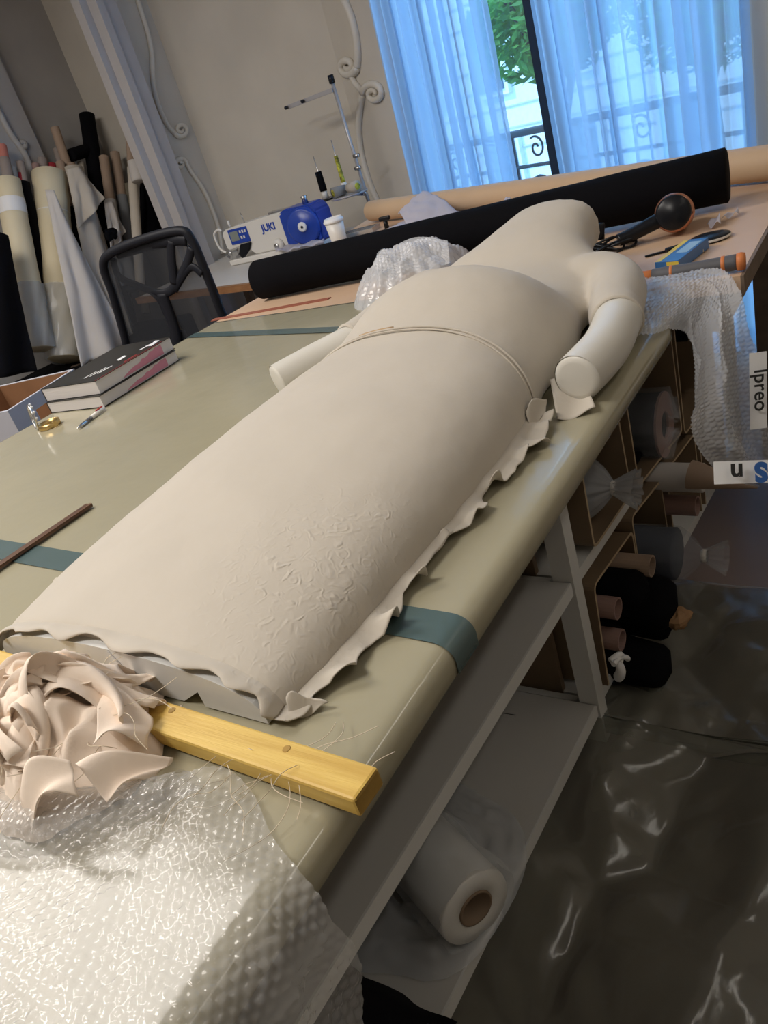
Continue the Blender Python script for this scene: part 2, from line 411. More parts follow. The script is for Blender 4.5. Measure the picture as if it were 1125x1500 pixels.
# curtain tie-band hanging in the right curtain
# ------------------------------------------------------------------ outside: balcony railing, facade, tree, street
rl = thing('balcony_railing', 'black wrought iron balcony railing with scrolls outside the window', 'railing')
def wpt(s, n, z): return wp(s) + N * n + EZz * z
tube('handrail', [wpt(-1.2, .75, 1.0), wpt(4.2, .75, 1.0)], .022, iron, rl)
tube('rail', [wpt(-1.2, .75, .80), wpt(4.2, .75, .80)], .012, iron, rl, 6)
tube('rail', [wpt(-1.2, .75, .12), wpt(4.2, .75, .12)], .012, iron, rl, 6)
for k in range(14):
    s = -1.1 + k * .4
    tube('baluster', [wpt(s, .75, 0), wpt(s, .75, 1.0)], .010, iron, rl, 6)
    c = wpt(s + .2, .75, .62)
    tube('scroll', spiral(c, .13, 1.5, U, EZz, 1, 0), .009, iron, rl, 6)
    tube('scroll', spiral(wpt(s + .2, .75, .30), .13, 1.5, U, EZz, -1, PI), .009, iron, rl, 6)
    tube('scroll', spiral(wpt(s + .2, .75, .90), .07, 1.3, U, EZz, 1, 1), .007, iron, rl, 6)
structure(wbox('trim_8', -1.4, 4.4, -.12, -.01, .25, .85, stone))
bd = thing('facing_building', 'pale stone building across the street seen through the window', 'building')
wbox('facade', -14, 26, -4, 15, 14, 15, stone, bd)
for k in range(20):
    z = -3.6 + k * .55
    wbox('stone_course', -14, 26, z, z + .035, 13.95, 14, mat('course_line', (.45, .47, .48), .9), bd)
for i in range(12):
    for j, z in enumerate((-2.6, .6, 3.8)):
        s = -11 + i * 3.0
        fr = wbox('window_surround', s, s + 1.3, z, z + 2.2, 13.85, 14, stone, bd)
        wbox('pane', s + .15, s + 1.15, z + .15, z + 2.05, 13.80, 13.85, stone_dk, fr)
structure(wbox('trim_9', -16, 28, -4.2, -4.0, .9, 14, street))
def leaf_cloud(c, r, n, size, seed):
    rnd = random.Random(seed); v = []; f = []
    for _ in range(n):
        d = Vector((rnd.gauss(0, 1), rnd.gauss(0, 1), rnd.gauss(0, 1))).normalized() * (rnd.random() ** .4)
        p = Vector(c) + Vector((d.x * r[0], d.y * r[1], d.z * r[2]))
        a = Vector((rnd.gauss(0, 1), rnd.gauss(0, 1), rnd.gauss(0, .6))).normalized(); b = a.orthogonal().normalized()
        s = size * (.6 + .8 * rnd.random()); i = len(v)
        v += [p - a*s, p - b*s*.35 + a*s*.1, p + a*s, p + b*s*.35 + a*s*.1]; f.append((i, i+1, i+2, i+3))
    return v, f
def tree(label, px, py, n, seed, r):
    q_ = atp(px, py, P0 + N * n, N); s = (q_ - P0).dot(U); h = q_.z
    t = thing('street_tree', label, 'tree', group='trees outside the window')
    b = wpt(s, n, -4)
    tube('trunk', smoothpath([b, b + Vector((.1, .1, 2)), wpt(s + .1, n, h - .2)], 5), .11, bark, t)
    for k in range(4):
        a = k * 1.7 + seed
        tube('branch', smoothpath([wpt(s, n, h - 1.4), wpt(s + .4*math.cos(a), n + .3*math.sin(a), h - .4), wpt(s + .9*math.cos(a), n + .7*math.sin(a), h + .4)], 4), .035, bark, t, 6)
    v, f = leaf_cloud(wpt(s, n, h), r, 2600, .10, seed)
    o = mk('foliage', v, f, leaf_m, t); o['kind'] = 'stuff'
tree('leafy green street tree behind the gap between the sheer curtains', 800, 20, 5.2, 3, (1.0, .9, .75))
tree('leafy green street tree behind the right sheer curtain', 1030, -10, 8.2, 8, (1.1, 1.0, 1.0))
car = thing('parked_car', 'pale car parked in the street beyond the balcony railing', 'car', wpt(-1.6, 10, -4.0), math.atan2(-U.y, -U.x))
multi('body', [boxv(-2.1, 2.1, -.85, .85, .35, .95), boxv(-1.2, 1.2, -.75, .75, .95, 1.45)], white_pl, car)
for x in (-1.3, 1.3):
    lathe('wheel', [(0, -.1), (.32, -.1), (.32, .1), (0, .1)], plas_blk, car, 16, axisT((x, -.85, .32), (0, 1, 0)))

# ------------------------------------------------------------------ cutting table
XE, XL = -.408, -2.145     # right and left edge of the cover
tb = thing('cutting_table', 'long cutting table covered in glossy khaki plastic sheet with teal tape stripes', 'table')
box('table_board', XL + .02, XE - .035, -.45, 1.75, .855, .888, khaki_dark, tb)
# cover profile across x (rounded right edge)
def cover_prof():
    P = [(XL + .004, .84), (XL, .87), (XL + .004, .892), (XL + .016, .9)]
    P += [(XL + .02 + (XE - .05 - XL - .02) * k / 40, .9) for k in range(0, 41)] + [(XE - .036, .9), (XE - .028, .9)]
    for k in range(1, 9):
        a = PI/2 * k / 8; P.append((XE - .024 + .024 * math.sin(a), .9 - .020 + .020 * math.cos(a)))
    P += [(XE - .001, .862), (XE - .006, .856)]
    return P
CP = cover_prof(); ncp = len(CP) - 1
def cover_pt(i, y, lift=0.0):
    x, z = CP[i]
    return x, z
def cover_end(x):   # far end of the khaki sheet
    t = (x - XL) / (XE - XL); return 1.99 - .02 * t if t < .55 else 1.979 - (t - .55) / .45 * .48
def cover_fn(u, v):
    i = round(u * ncp); x, z = CP[i]; y = -.45 + (cover_end(x) + .45) * v
    wv = .0016 * nz(x * 6, y * 3, 2) + (.0022 * max(0, nz(x * 3 + 3, y * 2.3, 7)) * ridged(x * 5 + 3, y * 6, 1) if x < -1.0 else 0)
    if z > .895: z += wv
    else: x += wv * 1.5
    return (x, y, z)
cov = sheet('plastic_cover', cover_fn, ncp, 180, khaki, tb, thick=.0012)
def stripe(name, a, b, w_):
    """tape stripe across the cover from (x,y) a to b following the cover profile"""
    v = []; f = []; n = 0
    for i, (x, z) in enumerate(CP):
        if x < min(a[0], b[0]) - 1e-6 or x > max(a[0], b[0]) + 1e-6: continue
        t = (x - a[0]) / (b[0] - a[0]); y = a[1] + (b[1] - a[1]) * t
        xa, za = CP[max(i - 1, 0)]; xb, zb = CP[min(i + 1, ncp)]
        tl = math.hypot(xb - xa, zb - za); ox, oz = -(zb - za) / tl * .0026, (xb - xa) / tl * .0026
        for dy in (-w_/2, w_/2): v.append((x + ox, y + dy, z + oz))
        n += 1
    f = [(2*i, 2*i+1, 2*i+3, 2*i+2) for i in range(n - 1)]
    return mk(name, v, f, teal, tb, True)
s1 = stripe('tape_stripe', (XL, .63), (XE + .0001, .552), .052)
s2 = stripe('tape_stripe', (XL, 1.86), (-.9, 1.62), .045)
# shelving under the near part: slightly turned against the table top
def UF(y, dx=0.0): return -.627 + .038 * y + dx
def ubox(name, y0, y1, z0, z1, depth, m, parent, dx=0.0, inner=None):
    a, b = UF(y0, dx), UF(y1, dx)
    return prism(name, [(a, y0), (b, y1), (b - depth, y1), (a - depth, y0)], z0, z1, m, parent)
sh = thing('white_shelf_unit', 'open white laminate shelf unit under the near half of the table', 'shelf unit')
for z in (.465, .12):
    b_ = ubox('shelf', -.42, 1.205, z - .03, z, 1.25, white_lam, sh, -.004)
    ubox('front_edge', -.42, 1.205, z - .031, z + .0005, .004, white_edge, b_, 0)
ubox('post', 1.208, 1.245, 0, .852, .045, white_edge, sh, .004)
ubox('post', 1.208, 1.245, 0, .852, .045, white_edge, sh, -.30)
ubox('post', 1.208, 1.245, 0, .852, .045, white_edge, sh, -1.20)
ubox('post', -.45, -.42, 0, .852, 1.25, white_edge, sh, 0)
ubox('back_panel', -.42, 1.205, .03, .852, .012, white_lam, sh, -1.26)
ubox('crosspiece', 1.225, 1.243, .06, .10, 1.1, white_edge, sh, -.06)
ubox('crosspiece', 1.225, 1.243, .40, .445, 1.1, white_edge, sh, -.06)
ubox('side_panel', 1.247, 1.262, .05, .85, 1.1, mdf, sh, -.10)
ln = tube('joint_line', [(-.75, 1.13, .1205), (-1.5, 1.10, .1205)], .0012, black_print, sh, 4)
# far base: second white rack carrying bent-board cubbies
rk = thing('cubby_rack', 'white rack with brown bent board cubbies under the far half of the table', 'rack')
def CF(y): return -.662 + .065 * y
for z, ye in ((.445, 1.60), (.10, 2.55)):
    prism('shelf', [(CF(1.25) - .015, 1.25), (CF(ye) - .015, ye), (CF(ye) - .7, ye), (CF(1.25) - .7, 1.25)], z - .03, z, white_edge, rk)
for y in (2.55,):
    prism('post', [(CF(y) - .01, y), (CF(y) - .01, y + .04), (CF(y) - .05, y + .04), (CF(y) - .05, y)], 0, .85, white_edge, rk)
    prism('post', [(CF(y) - .66, y), (CF(y) - .66, y + .04), (CF(y) - .7, y + .04), (CF(y) - .7, y)], 0, .85, white_edge, rk)
def rounded(poly, r=.02, n=5):
    out = [Vector((*poly[0], 0))]
    for i in range(1, len(poly) - 1):
        a, b, c = (Vector((*poly[k], 0)) for k in (i-1, i, i+1))
        p = b + (a - b).normalized() * r; q = b + (c - b).normalized() * r
        for k in range(n + 1):
            t = k / n; out.append(p*(1-t)**2 + b*2*t*(1-t) + q*t*t)
    out.append(Vector((*poly[-1], 0))); return out
def bent(name, poly, depth=.6, th=.007, dx=0.0, parent=rk):
    P = rounded(poly); n = len(P); v = []; f = []; fm = []
    for i in range(n):
        t = (P[min(i+1, n-1)] - P[max(i-1, 0)]).normalized(); nn = Vector((-t.y, t.x, 0)) * th/2
        for s in (-1, 1):
            q = P[i] + nn * s; x = CF(q.x) + dx
            v += [(x, q.x, q.y), (x - depth, q.x, q.y)]
    for i in range(n - 1):
        a = 4 * i; b = a + 4
        f += [(a, a+1, b+1, b), (a+2, b+2, b+3, a+3), (a, b, b+2, a+2), (a+1, a+3, b+3, b+1)]; fm += [0, 0, 1, 0]
    return mk(name, v, f, [mdf, mdf_edge], parent, False, fm)
bent('cubby_board', [(1.352, .82), (1.340, .462), (1.575, .462), (1.56, .82)])
bent('cubby_board', [(1.62, .84), (1.625, .452), (1.965, .425), (1.96, .84)])
bent('cubby_board', [(1.995, .84), (1.985, .405), (2.30, .39), (2.30, .84)])
bent('cubby_board', [(1.285, .11), (1.305, .385), (1.545, .372), (1.545, .11)])
bent('cubby_board', [(1.552, .11), (1.556, .405), (1.765, .385), (1.772, .11)])
bent('cubby_board', [(1.812, .11), (1.812, .385), (2.06, .368), (2.06, .11)])
bent('cubby_board', [(2.10, .11), (2.10, .37), (2.34, .355), (2.34, .11)])
prism('end_panel', [(CF(2.36) - .02, 2.36), (CF(2.38) - .02, 2.38), (CF(2.38) - .66, 2.38), (CF(2.36) - .66, 2.36)], .10, .85, mdf, rk)

# far brown board (second table top)
bt = thing('brown_table', 'far table top of pale brown board behind the khaki plastic', 'table')
FAR_R, FAR_L = Vector((-.33, 2.72, 0)), Vector((-2.5, 3.665, 0))
prism('board', [(XL - .01, 1.76), (-.325, 1.76), (FAR_R.x, FAR_R.y), (FAR_L.x, FAR_L.y), (-2.40, 3.0), (-2.17, 2.3)], .858, .893, [brown_board], bt)
prism('edge_strip', [(-.325, 1.76), (-.318, 1.76), (-.318, 2.73), (-.325, 2.73)], .853, .8935, board_edge, bt)
for (x, y) in ((-2.1, 2.2), (-.42, 2.62), (-2.3, 3.45), (-1.2, 3.0)):
    box('leg', x - .025, x + .025, y - .025, y + .025, 0, .858, board_edge, bt)
box('apron', -.40, -.37, 1.80, 2.60, .76, .857, board_edge, bt)
box('inlay_strip', 0, .53, -.014, .014, 0, .0022, mat('reddish_strip', (.33, .115, .075), .4), bt, T=basis(atz(312, 469, .8935), atz(492, 436, .8935) - atz(312, 469, .8935), EZz.cross(atz(492, 436, .8935) - atz(312, 469, .8935))))

# ------------------------------------------------------------------ padded dress form
df = thing('padded_dress_form', 'long padded dress form lying on its back under cream calico', 'dress form')
CXB = [(.38, -.795), (.9, -.775), (1.3, -.770), (1.5, -.79), (1.62, -.80), (1.72, -.785), (1.88, -.755)]
HW = [(.38, .262), (.50, .272), (.8, .270), (1.02, .258), (1.15, .236), (1.28, .240), (1.38, .232), (1.47, .225), (1.55, .250), (1.62, .262), (1.68, .225), (1.74, .160), (1.80, .130), (1.84, .116), (1.88, .112)]
ZT = [(.38, .972), (.5, 1.0), (.8, 1.04), (1.0, 1.055), (1.15, 1.068), (1.25, 1.100), (1.33, 1.112), (1.41, 1.080), (1.49, 1.030), (1.6, 1.030), (1.68, 1.062), (1.76, 1.085), (1.84, 1.102), (1.88, 1.104)]
ZB = [(.38, .9), (1.1, .905), (1.3, .915), (1.6, .92), (1.7, .945), (1.76, .985), (1.88, 1.01)]
def body_pt(y, a, grow=0.0):
    """a: 0 = right table contact, pi = left"""
    cx, hw, zt, zb = interp(CXB, y), interp(HW, y) + grow, interp(ZT, y) + grow, interp(ZB, y)
    c, s = math.cos(a), math.sin(a)
    e = .70 if y < 1.0 else (.70 + (y - 1.0) * .5 if y < 1.4 else (.9 if y < 1.66 else .9 - (y - 1.66) * 1.6))
    x = cx + hw * math.copysign(abs(c) ** .9, c)
    z = zb + (zt - zb) * (max(s, 0) ** e)
    return x, z
def loft(stations, ring, name, m, parent):
    v = []; f = []; n = None
    for y in stations:
        R_ = ring(y); n = len(R_); v += R_
    for i in range(len(stations) - 1):
        for k in range(n):
            k2 = (k + 1) % n; f.append((i*n+k, i*n+k2, (i+1)*n+k2, (i+1)*n+k))
    f.append(tuple(range(n))[::-1]); f.append(tuple((len(stations)-1)*n + k for k in range(n)))
    return v, f
def torso_ring(y, K=40):
    R_ = []
    for k in range(K + 1):
        x, z = body_pt(y, PI * k / K)
        R_.append(Vector((x, y, z)))
    if y > 1.2:   # rounded underside for bust, shoulders and neck
        cx, hw, zb = interp(CXB, y), interp(HW, y), interp(ZB, y)
        t = min(1, (y - 1.2) / .5); dz = min(.035 * t + .02, zb - .903)
        for k in range(1, 12):
            a = PI + PI * k / 12; R_.append(Vector((cx + hw * math.cos(a), y, zb + dz * math.sin(a))))
    else:
        cx, hw, zb = interp(CXB, y), interp(HW, y), interp(ZB, y)
        for k in range(1, 12):
            a = PI + PI * k / 12; R_.append(Vector((cx + hw * math.cos(a), y, zb + .002 * math.sin(a))))
    return R_
st = [.385 + (1.88 - .385) * i / 60 for i in range(61)]
V, Fc = loft(st, torso_ring, '', None, None)
# sleeves + shoulders joined in; a voxel remesh makes one continuous skin
def addp(V, Fc, g):
    v, f = g; b = len(V); V += [Vector(a) for a in v]; Fc += [tuple(i + b for i in q) for q in f]
SHR = Vector((-.540, 1.60, .955)); SHL = Vector((-1.045, 1.62, .970))
ELR = Vector((-.462, 1.36, .957)); ELL = Vector((-1.10, 1.40, .957))
HAR = Vector((-.462, 1.13, .948)); HAL = Vector((-1.20, 1.235, .943))
for s_, e_ in ((SHR, ELR), (SHL, ELL)):
    path = [s_ + Vector((.12 if s_ is SHL else -.12, .02, -.01)), s_ + Vector((.05 if s_ is SHL else -.05, .03, .006)), s_, s_.lerp(e_, .35) + Vector((.008 if s_ is SHR else -.008, 0, 0)), s_.lerp(e_, .7), e_]
    P_ = smoothpath(path, 5); n_ = len(P_)
    rr = [.060 + .006 * math.sin(PI * min(1, i / (n_ * .6))) - .012 * (i / n_) for i in range(n_)]
    addp(V, Fc, tube_g(P_, rr, 20))
fc = mk('fabric_cover', V, Fc, calico, df, True)
md = fc.modifiers.new('remesh', 'REMESH'); md.mode = 'VOXEL'; md.voxel_size = .0075; md.use_smooth_shade = True
md = fc.modifiers.new('smooth', 'SMOOTH'); md.factor = .6; md.iterations = 9
tx = bpy.data.textures.new('wrinkle', 'CLOUDS'); tx.noise_scale = .12; tx.noise_depth = 3
md = fc.modifiers.new('wr', 'DISPLACE'); md.texture = tx; md.strength = .006; md.mid_level = .5; md.texture_coords = 'LOCAL'
# arms
for nm, a_, b_, lab in (('arm', ELR, HAR, 'right'), ('arm', ELL, HAL, 'left')):
    d_ = (b_ - a_).normalized()
    s0 = a_ - d_ * .025
    bend = Vector((.012 if a_ is ELR else -.004, 0, 0))
    P_ = smoothpath([s0, a_, a_.lerp(b_, .5) + bend, b_], 6)
    n_ = len(P_)
    arm = tube(nm, P_, [.0435 - .003 * i / n_ for i in range(n_)], armm, df, 28, caps=False)
    tT = (P_[-1] - P_[-2]).normalized()
    lathe('arm_end', [(0, .003), (.028, .003), (.0375, .001), (.0405, -.004)], armm, arm, 28, axisT(P_[-1], tT))
# sleeve hem ridges
for a_, b_, sh_ in ((ELR, SHR, 0), (ELL, SHL, 0)):
    d_ = (b_ - a_).normalized(); T = axisT(a_ + d_ * .002, d_)
    v_, f_ = lathe_g([(.0440, 0), (.0478, .001), (.0490, .006), (.0480, .010)], 28, T)
    mk('sleeve_hem', v_, f_, calico, df, True)
    T = axisT(a_ + d_ * .055, d_ + Vector((.25 if a_ is ELR else -.25, 0, 0)))
    v_, f_ = lathe_g([(.0555 + .0018*math.sin(PI*i/6), .004 * i / 6) for i in range(7)], 28, T)
# foam core visible at the near end
v = []; f = []
K = 30
for yy, g in ((.372, -.013), (.60, -.02)):
    for k in range(K + 1):
        x, z = body_pt(.385, PI * k / K, g); v.append(Vector((x, yy + (0.012 if k in (0, K) else 0), z + .003)))
# notch in the lower edge
base = [(-.573, .904), (-.628, .904), (-.636, .926), (-.668, .904)]
face = [Vector((p.x, .372, p.z)) for p in v[:K + 1]]
low = [Vector((x, .373, z)) for x, z in ((-1.035, .9045), (-.672, .9045), (-.672, .9045), (-.640, .928), (-.632, .9045))]
poly = face + [Vector((-1.035, .372, .9045)), Vector((-.675, .372, .9045)), Vector((-.641, .372, .926)), Vector((-.640, .372, .9045))]
n_ = len(poly); vv = poly + [Vector((-.795 + (p.x + .795) * .97, p.y + .06, p.z if p.z < .93 else p.z - .008)) for p in poly]
mk('foam_core', vv, [tuple(range(n_)), tuple(range(n_, 2*n_))[::-1]] + [(i, i + n_, (i+1) % n_ + n_, (i+1) % n_) for i in range(n_)], foam, df)
tube('foam_joint', [(-.775, .371, .962), (-.758, .371, .935), (-.738, .371, .908)], .0011, mat('joint_grey', (.40, .38, .35), .8), df, 5)
# gathered hem over the near end (curls down over the foam)
def hem_near(u, v):
    a = PI * (.03 + .955 * u)
    x, z = body_pt(.39, a, -.004 + .008 * min(1, v * 2.5))
    wv = nz(u * 22, 1.3) * .5 + nz(u * 9, 4.1) * .7
    drop = (.007 + .012 * max(-.4, wv) + .004*abs(math.sin(u*31))) * v
    cz = interp(ZB, .39); cxb = interp(CXB, .39)
    dirx, dirz = (cxb - x), (cz - z); l = math.hypot(dirx, dirz) + 1e-6
    y = .400 - .028 * math.sin(min(1, v * 1.4) * PI/2) - .008 * wv * v * (1 - .2 * v) - .006 * math.sin(u * 47) * v
    return (x + dirx / l * drop * .9, y, max(.903, z + dirz / l * drop))
sheet('near_hem', hem_near, 240, 8, calico, df, thick=.0015)
# raw side edge: wavy skirt of calico lying out on the table
def flap(side, y0, y1, w0, seed, nu=260):
    def fn(u, v):
        y = y0 + (y1 - y0) * u
        a = .10 if side > 0 else PI - .10
        x0, z0 = body_pt(y, a, -.014)
        wid = (w0 + .040 * nz(y * 8, seed) + .022 * nz(y * 21, seed + 3) + .010 * abs(math.sin(y * 38 + seed + 2*nz(y*3, 2)))) * (.35 + .65 * min(1, u * 14, (1 - u) * 9 + .1))
        ruf = (.011 * math.sin(y * 75 + 3 * nz(y * 5, seed)) + .007 * math.sin(y * 141 + seed)) * v * v
        xc = interp(CXB, y) + side * (interp(HW, y) + .006)
        if v < .5:
            t = v / .5; x = x0 + (xc + side * .004 - x0) * (t ** .6); z = z0 + (.911 - z0) * t
        else:
            t = (v - .5) / .5; x = xc + side * (.004 + wid * t); z = .911 - .004 * t
        return (x + side * ruf * .4, y + ruf * .5, max(.9045, z + max(0, ruf) * 1.1 + .006 * v * abs(math.sin(y * 52 + seed))))
    return sheet('side_edge', fn, nu, 12, calico, df, thick=.0014)
flap(1, .372, 1.10, .013, 1.7)
flap(-1, .385, 1.02, .003, 6.1, 120)
def corner(name, pts, m, parent, h=.0):
    """small hanging scraps of cloth as curved quads"""
    c = [Vector(p) for p in pts]
    def fn(u, v):
        p = c[0].lerp(c[1], u).lerp(c[3].lerp(c[2], u), v)
        return p + Vector((0, 0, .006 * math.sin(u * 5 + v * 3) + h * math.sin(u * PI)))
    return sheet(name, fn, 14, 12, m, parent, thick=.0014)
E_ = lambda x, y, z: atz(x, y, z)
corner('loose_scrap', [E_(645, 735, .925), E_(668, 715, .925), E_(682, 742, .912), E_(652, 782, .908)], calico, df)
corner('loose_scrap', [E_(770, 606, .935), E_(800, 580, .935), E_(800, 612, .908), E_(778, 632, .908)], calico, df, .008)
corner('loose_scrap', [E_(806, 556, .93), E_(858, 560, .925), E_(873, 601, .907), E_(816, 614, .906)], calico, df)
corner('loose_scrap', [E_(420, 1020, .925), E_(450, 1015, .925), E_(484, 1035, .906), E_(425, 1050, .906)], calico, df)
# waist seam: narrow raised band over the belly
wb = []
for k in range(61):
    a = PI * (.02 + .96 * k / 60); y = 1.085 + .045 * math.sin(a) + .02 * math.cos(a) * 0
    x, z = body_pt(y, a, .0015); wb.append(Vector((x, y, z)))
tube('waist_seam', wb, .0026, calico, df, 6)
wb2 = [p + Vector((0, -.011, -.0005)) for p in wb]
tube('waist_seam', wb2, .0018, calico, df, 6)
tube('seam_slit', [p + Vector((0, .004, .0012)) for p in wb[31:38]], .0022, mat('tan_gap', (.45, .30, .16), .8), df, 5)

# ------------------------------------------------------------------ wooden batten
bA, bB = Vector((-1.30, .351, 0)), Vector((-.379, .321, 0))
d_ = (bB - bA).normalized()
Tb = basis(Vector((bB.x, bB.y, .9055)), -d_, Vector((0, 0, 1)).cross(-d_))
bt_ = box('wooden_batten', 0, (bB - bA).length, -.019, .019, 0, .0225, yellow_wood, None, .003, Tb)
tag(bt_, 'yellow pine batten lying across the near end of the dress form', 'batten')
kn = [lathe_g([(0, .0006), (.004, .0006), (.0045, 0)], 10, Matrix.Translation(bB - d_ * q + EZz * .928 + Vector((0, r, 0)))) for q, r in ((.10, .008), (.27, .010), (.33, -.006))]
multi('knot', kn, yellow_end, bt_)
bt_.data.materials.append(yellow_end)
for p in bt_.data.polygons:
    if p.normal.dot(d_) > .9: p.material_index = 1

# ------------------------------------------------------------------ rag heap at the near end
def rag():
    root = thing('fabric_offcuts', 'crumpled heap of pale calico offcuts on top of the yellow batten', 'fabric', (0, 0, 0))
    cx, cy = -.755, .275
    def heap(u, v):
        a = u * 2 * PI; r = v
        R1 = .125 * (1 + .25 * nz(math.cos(a) * 1.3, math.sin(a) * 1.3, 3))
        x = cx + R1 * 1.0 * r * math.cos(a); y = cy + R1 * .78 * r * math.sin(a)
        h = .075 * (1 - r ** 2.2)
        k = crumple(x * 26, y * 26, 1.0)
        h += (.030 * k + .022 * ridged(x * 22, y * 22, 2)) * (1 - r ** 3) + .008 * nz(x*60, y*60, 4)
        return (x + .012 * nz(x * 30, y * 30, 5), y + .012 * nz(x * 30, y * 30, 8), max(.9045, .903 + h))
    sheet('heap', heap, 130, 60, calico_light, root)
    rnd = random.Random(5)
    for k in range(16):   # folded strips lying over one another
        a0 = rnd.random() * 6.28; rr = .02 + .07 * rnd.random()
        sx, sy = cx + rr * math.cos(a0), cy + rr * .8 * math.sin(a0)
        dirn = rnd.random() * 6.28; ln_ = .07 + .07 * rnd.random(); wd = .03 + .03 * rnd.random(); tw = rnd.uniform(-1.6, 1.6); ph = rnd.random() * 6
        def strip(u, v, sx=sx, sy=sy, dirn=dirn, ln_=ln_, wd=wd, tw=tw, ph=ph):
            t = u - .5; ang = dirn + 1.4 * t
            x = sx + ln_ * t * math.cos(ang); y = sy + ln_ * t * math.sin(ang)
            roll = tw * t * 2 + 1.2 * math.sin(ph + v * 3.2)
            o = (v - .5) * wd
            x += -math.sin(ang) * o * math.cos(roll); y += math.cos(ang) * o * math.cos(roll)
            rr_ = min(1, math.hypot(x - cx, (y - cy) * 1.25) / .13)
            z = .903 + .082 * (1 - rr_ ** 2.2) + .018 + o * math.sin(roll) * .9 + .008 * math.sin(u * 9 + ph) + .006 * math.sin(v * 7 + u * 5)
            return (x, y, max(.905, z))
        sheet('strip', strip, 22, 12, calico_light, root, thick=.0008)
    def seg(name, pts, h=.0):
        c = [Vector(p) for p in pts]
        def fn(u, v):
            p = c[0].lerp(c[1], u).lerp(c[3].lerp(c[2], u), v)
            return p + Vector((0, 0, .010 * math.sin(u * 4 + v * 5) * (1-u*.5) + h * math.sin(u * PI)))
        sheet(name, fn, 24, 16, calico_light, root, thick=.0008)
    seg('pointed_end', [atz(110, 1120, .965), atz(252, 1106, .93), atz(228, 1148, .915), atz(150, 1165, .945)], .006)
    seg('rising_fold', [atz(60, 990, .96), atz(92, 962, .985), atz(140, 1010, .97), atz(50, 1060, .97)], .012)
    seg('flat_end', [atz(35, 1165, .94), atz(100, 1110, .985), atz(118, 1170, .95), atz(40, 1212, .925)], .02)
    seg('side_fold', [atz(160, 1015, .955), atz(222, 1048, .945), atz(218, 1100, .93), atz(130, 1080, .98)], .014)
    seg('left_fold', [atz(-20, 1060, .95), atz(60, 1040, .985), atz(45, 1130, .965), atz(-30, 1150, .93)], .012)
    for k in range(46):
        if k < 26: a = rnd.random()*6.28; p = Vector((cx + .09*math.cos(a)*rnd.random()**.5, cy + .07*math.sin(a), .975 - .03*rnd.random()))
        else: p = atz(330 + rnd.random() * 140, 1095 + rnd.random() * 45, .93 - .01 * rnd.random())
        d = Vector((rnd.uniform(-1, 1), rnd.uniform(-.8, .8), 0)).normalized() * (.03 + .05 * rnd.random())
        pts = [p]; q = p.copy()
        for i in range(4):
            d.rotate(Matrix.Rotation(rnd.uniform(-.8, .8), 3, 'Z')); q = q + d * .35 + Vector((0, 0, rnd.uniform(-.008, .004))); q.z = max(q.z, .908); pts.append(q.copy())
        tube('loose_thread', smoothpath(pts, 3), .00045, thread_m, root, 3, caps=False)
rag()

# ------------------------------------------------------------------ bubble wrap, near left, folded over the table edge
def bub(x, y, pitch=.0105):
    hs = .75 + .5 * nz(x * 70, y * 70, 8); x += .0035 * nz(x * 40, y * 40, 3); y += .0035 * nz(x * 40, y * 40, 13)
    r = y / (pitch * .866); j = math.floor(r + .5); best = 9
    for jj in (j - 1, j, j + 1):
        ox = (jj % 2) * .5; i = math.floor(x / pitch - ox + .5)
        dx = x - (i + ox) * pitch; dy = y - jj * pitch * .866
        best = min(best, dx*dx + dy*dy)
    q = best / (pitch * .46) ** 2
    return hs * math.sqrt(1 - q) if q < 1 else 0
nb = thing('bubble_wrap', 'large sheet of clear bubble wrap spilling over the near table edge', 'bubble wrap')
EDGE = XE - .03
def top_y(s):       # upper boundary of the sheet along its width
    return interp([(-1.35, .04), (-.95, .14), (-.74, .182), (-.66, .205), (-.60, .252), (-.545, .300), (-.50, .292), (-.44, .255), (-.39, .238), (-.33, .225), (-.27, .20), (-.19, .155), (-.12, .10)], s)
def wrap_fn(u, v):
    s = -1.30 + 1.18 * u
    ty = top_y(s); y = -.25 + (ty + .25) * v
    s2 = s + .012 * nz(y * 14, 3.3) * min(1, max(0, (s + .5) * 3))
    hb = bub(s2, y) * .0042
    wr = .010 * max(0, nz(s2 * 7, y * 7, 5) + .25) + .008 * max(0, ridged(s2 * 5 + y * 4, y * 3 - s2 * 2, 3) - .55) * 2
    wr += .004 * nz(s2 * 25, y * 25, 1) + .004
    if v > .90 and s < -.52: wr += .018 * math.sin((v - .90) / .10 * PI / 2) * min(1, (-.52 - s) * 8)
    if s2 <= EDGE: return (s2, y, .9035 + max(0, wr) + hb)
    a = (s2 - EDGE) / .045
    if a < PI / 2:
        return (EDGE + (.045 + wr + hb) * math.sin(a), y, .859 + (.045 + wr + hb) * math.cos(a))
    d = s2 - EDGE - .045 * PI / 2
    return (EDGE + .045 + wr * 1.5 + hb + .10 * d, y + .012 * math.sin(d * 30), .859 - d)
o = sheet('sheet', wrap_fn, 520, 205, wrap, nb)
# rolled-over fold along its upper edge
def fold_fn(u, v):
    p0 = Vector((-.80 + .23 * u, interp([(-.80, .168), (-.70, .185), (-.62, .225), (-.57, .268)], -.80 + .23 * u), .909))
    a = PI * (1.35 * v - .1); r = .021 + .008 * math.sin(u * 3.1) - .008 * u
    hb = bub(u * .23, v * .06) * .003
    return (p0.x - .010 * math.sin(a), p0.y - (r + hb) * math.cos(a) * 1.3, p0.z + .004 + (r + hb) * math.sin(a))
sheet('rolled_edge', fold_fn, 110, 36, wrap, nb)
0 and corner('trapped_paper', [atz(190, 1180, .93), atz(315, 1155, .925), atz(290, 1205, .918), atz(180, 1200, .92)], mat('kraft_liner', (.50, .47, .42), .7), nb, .004)

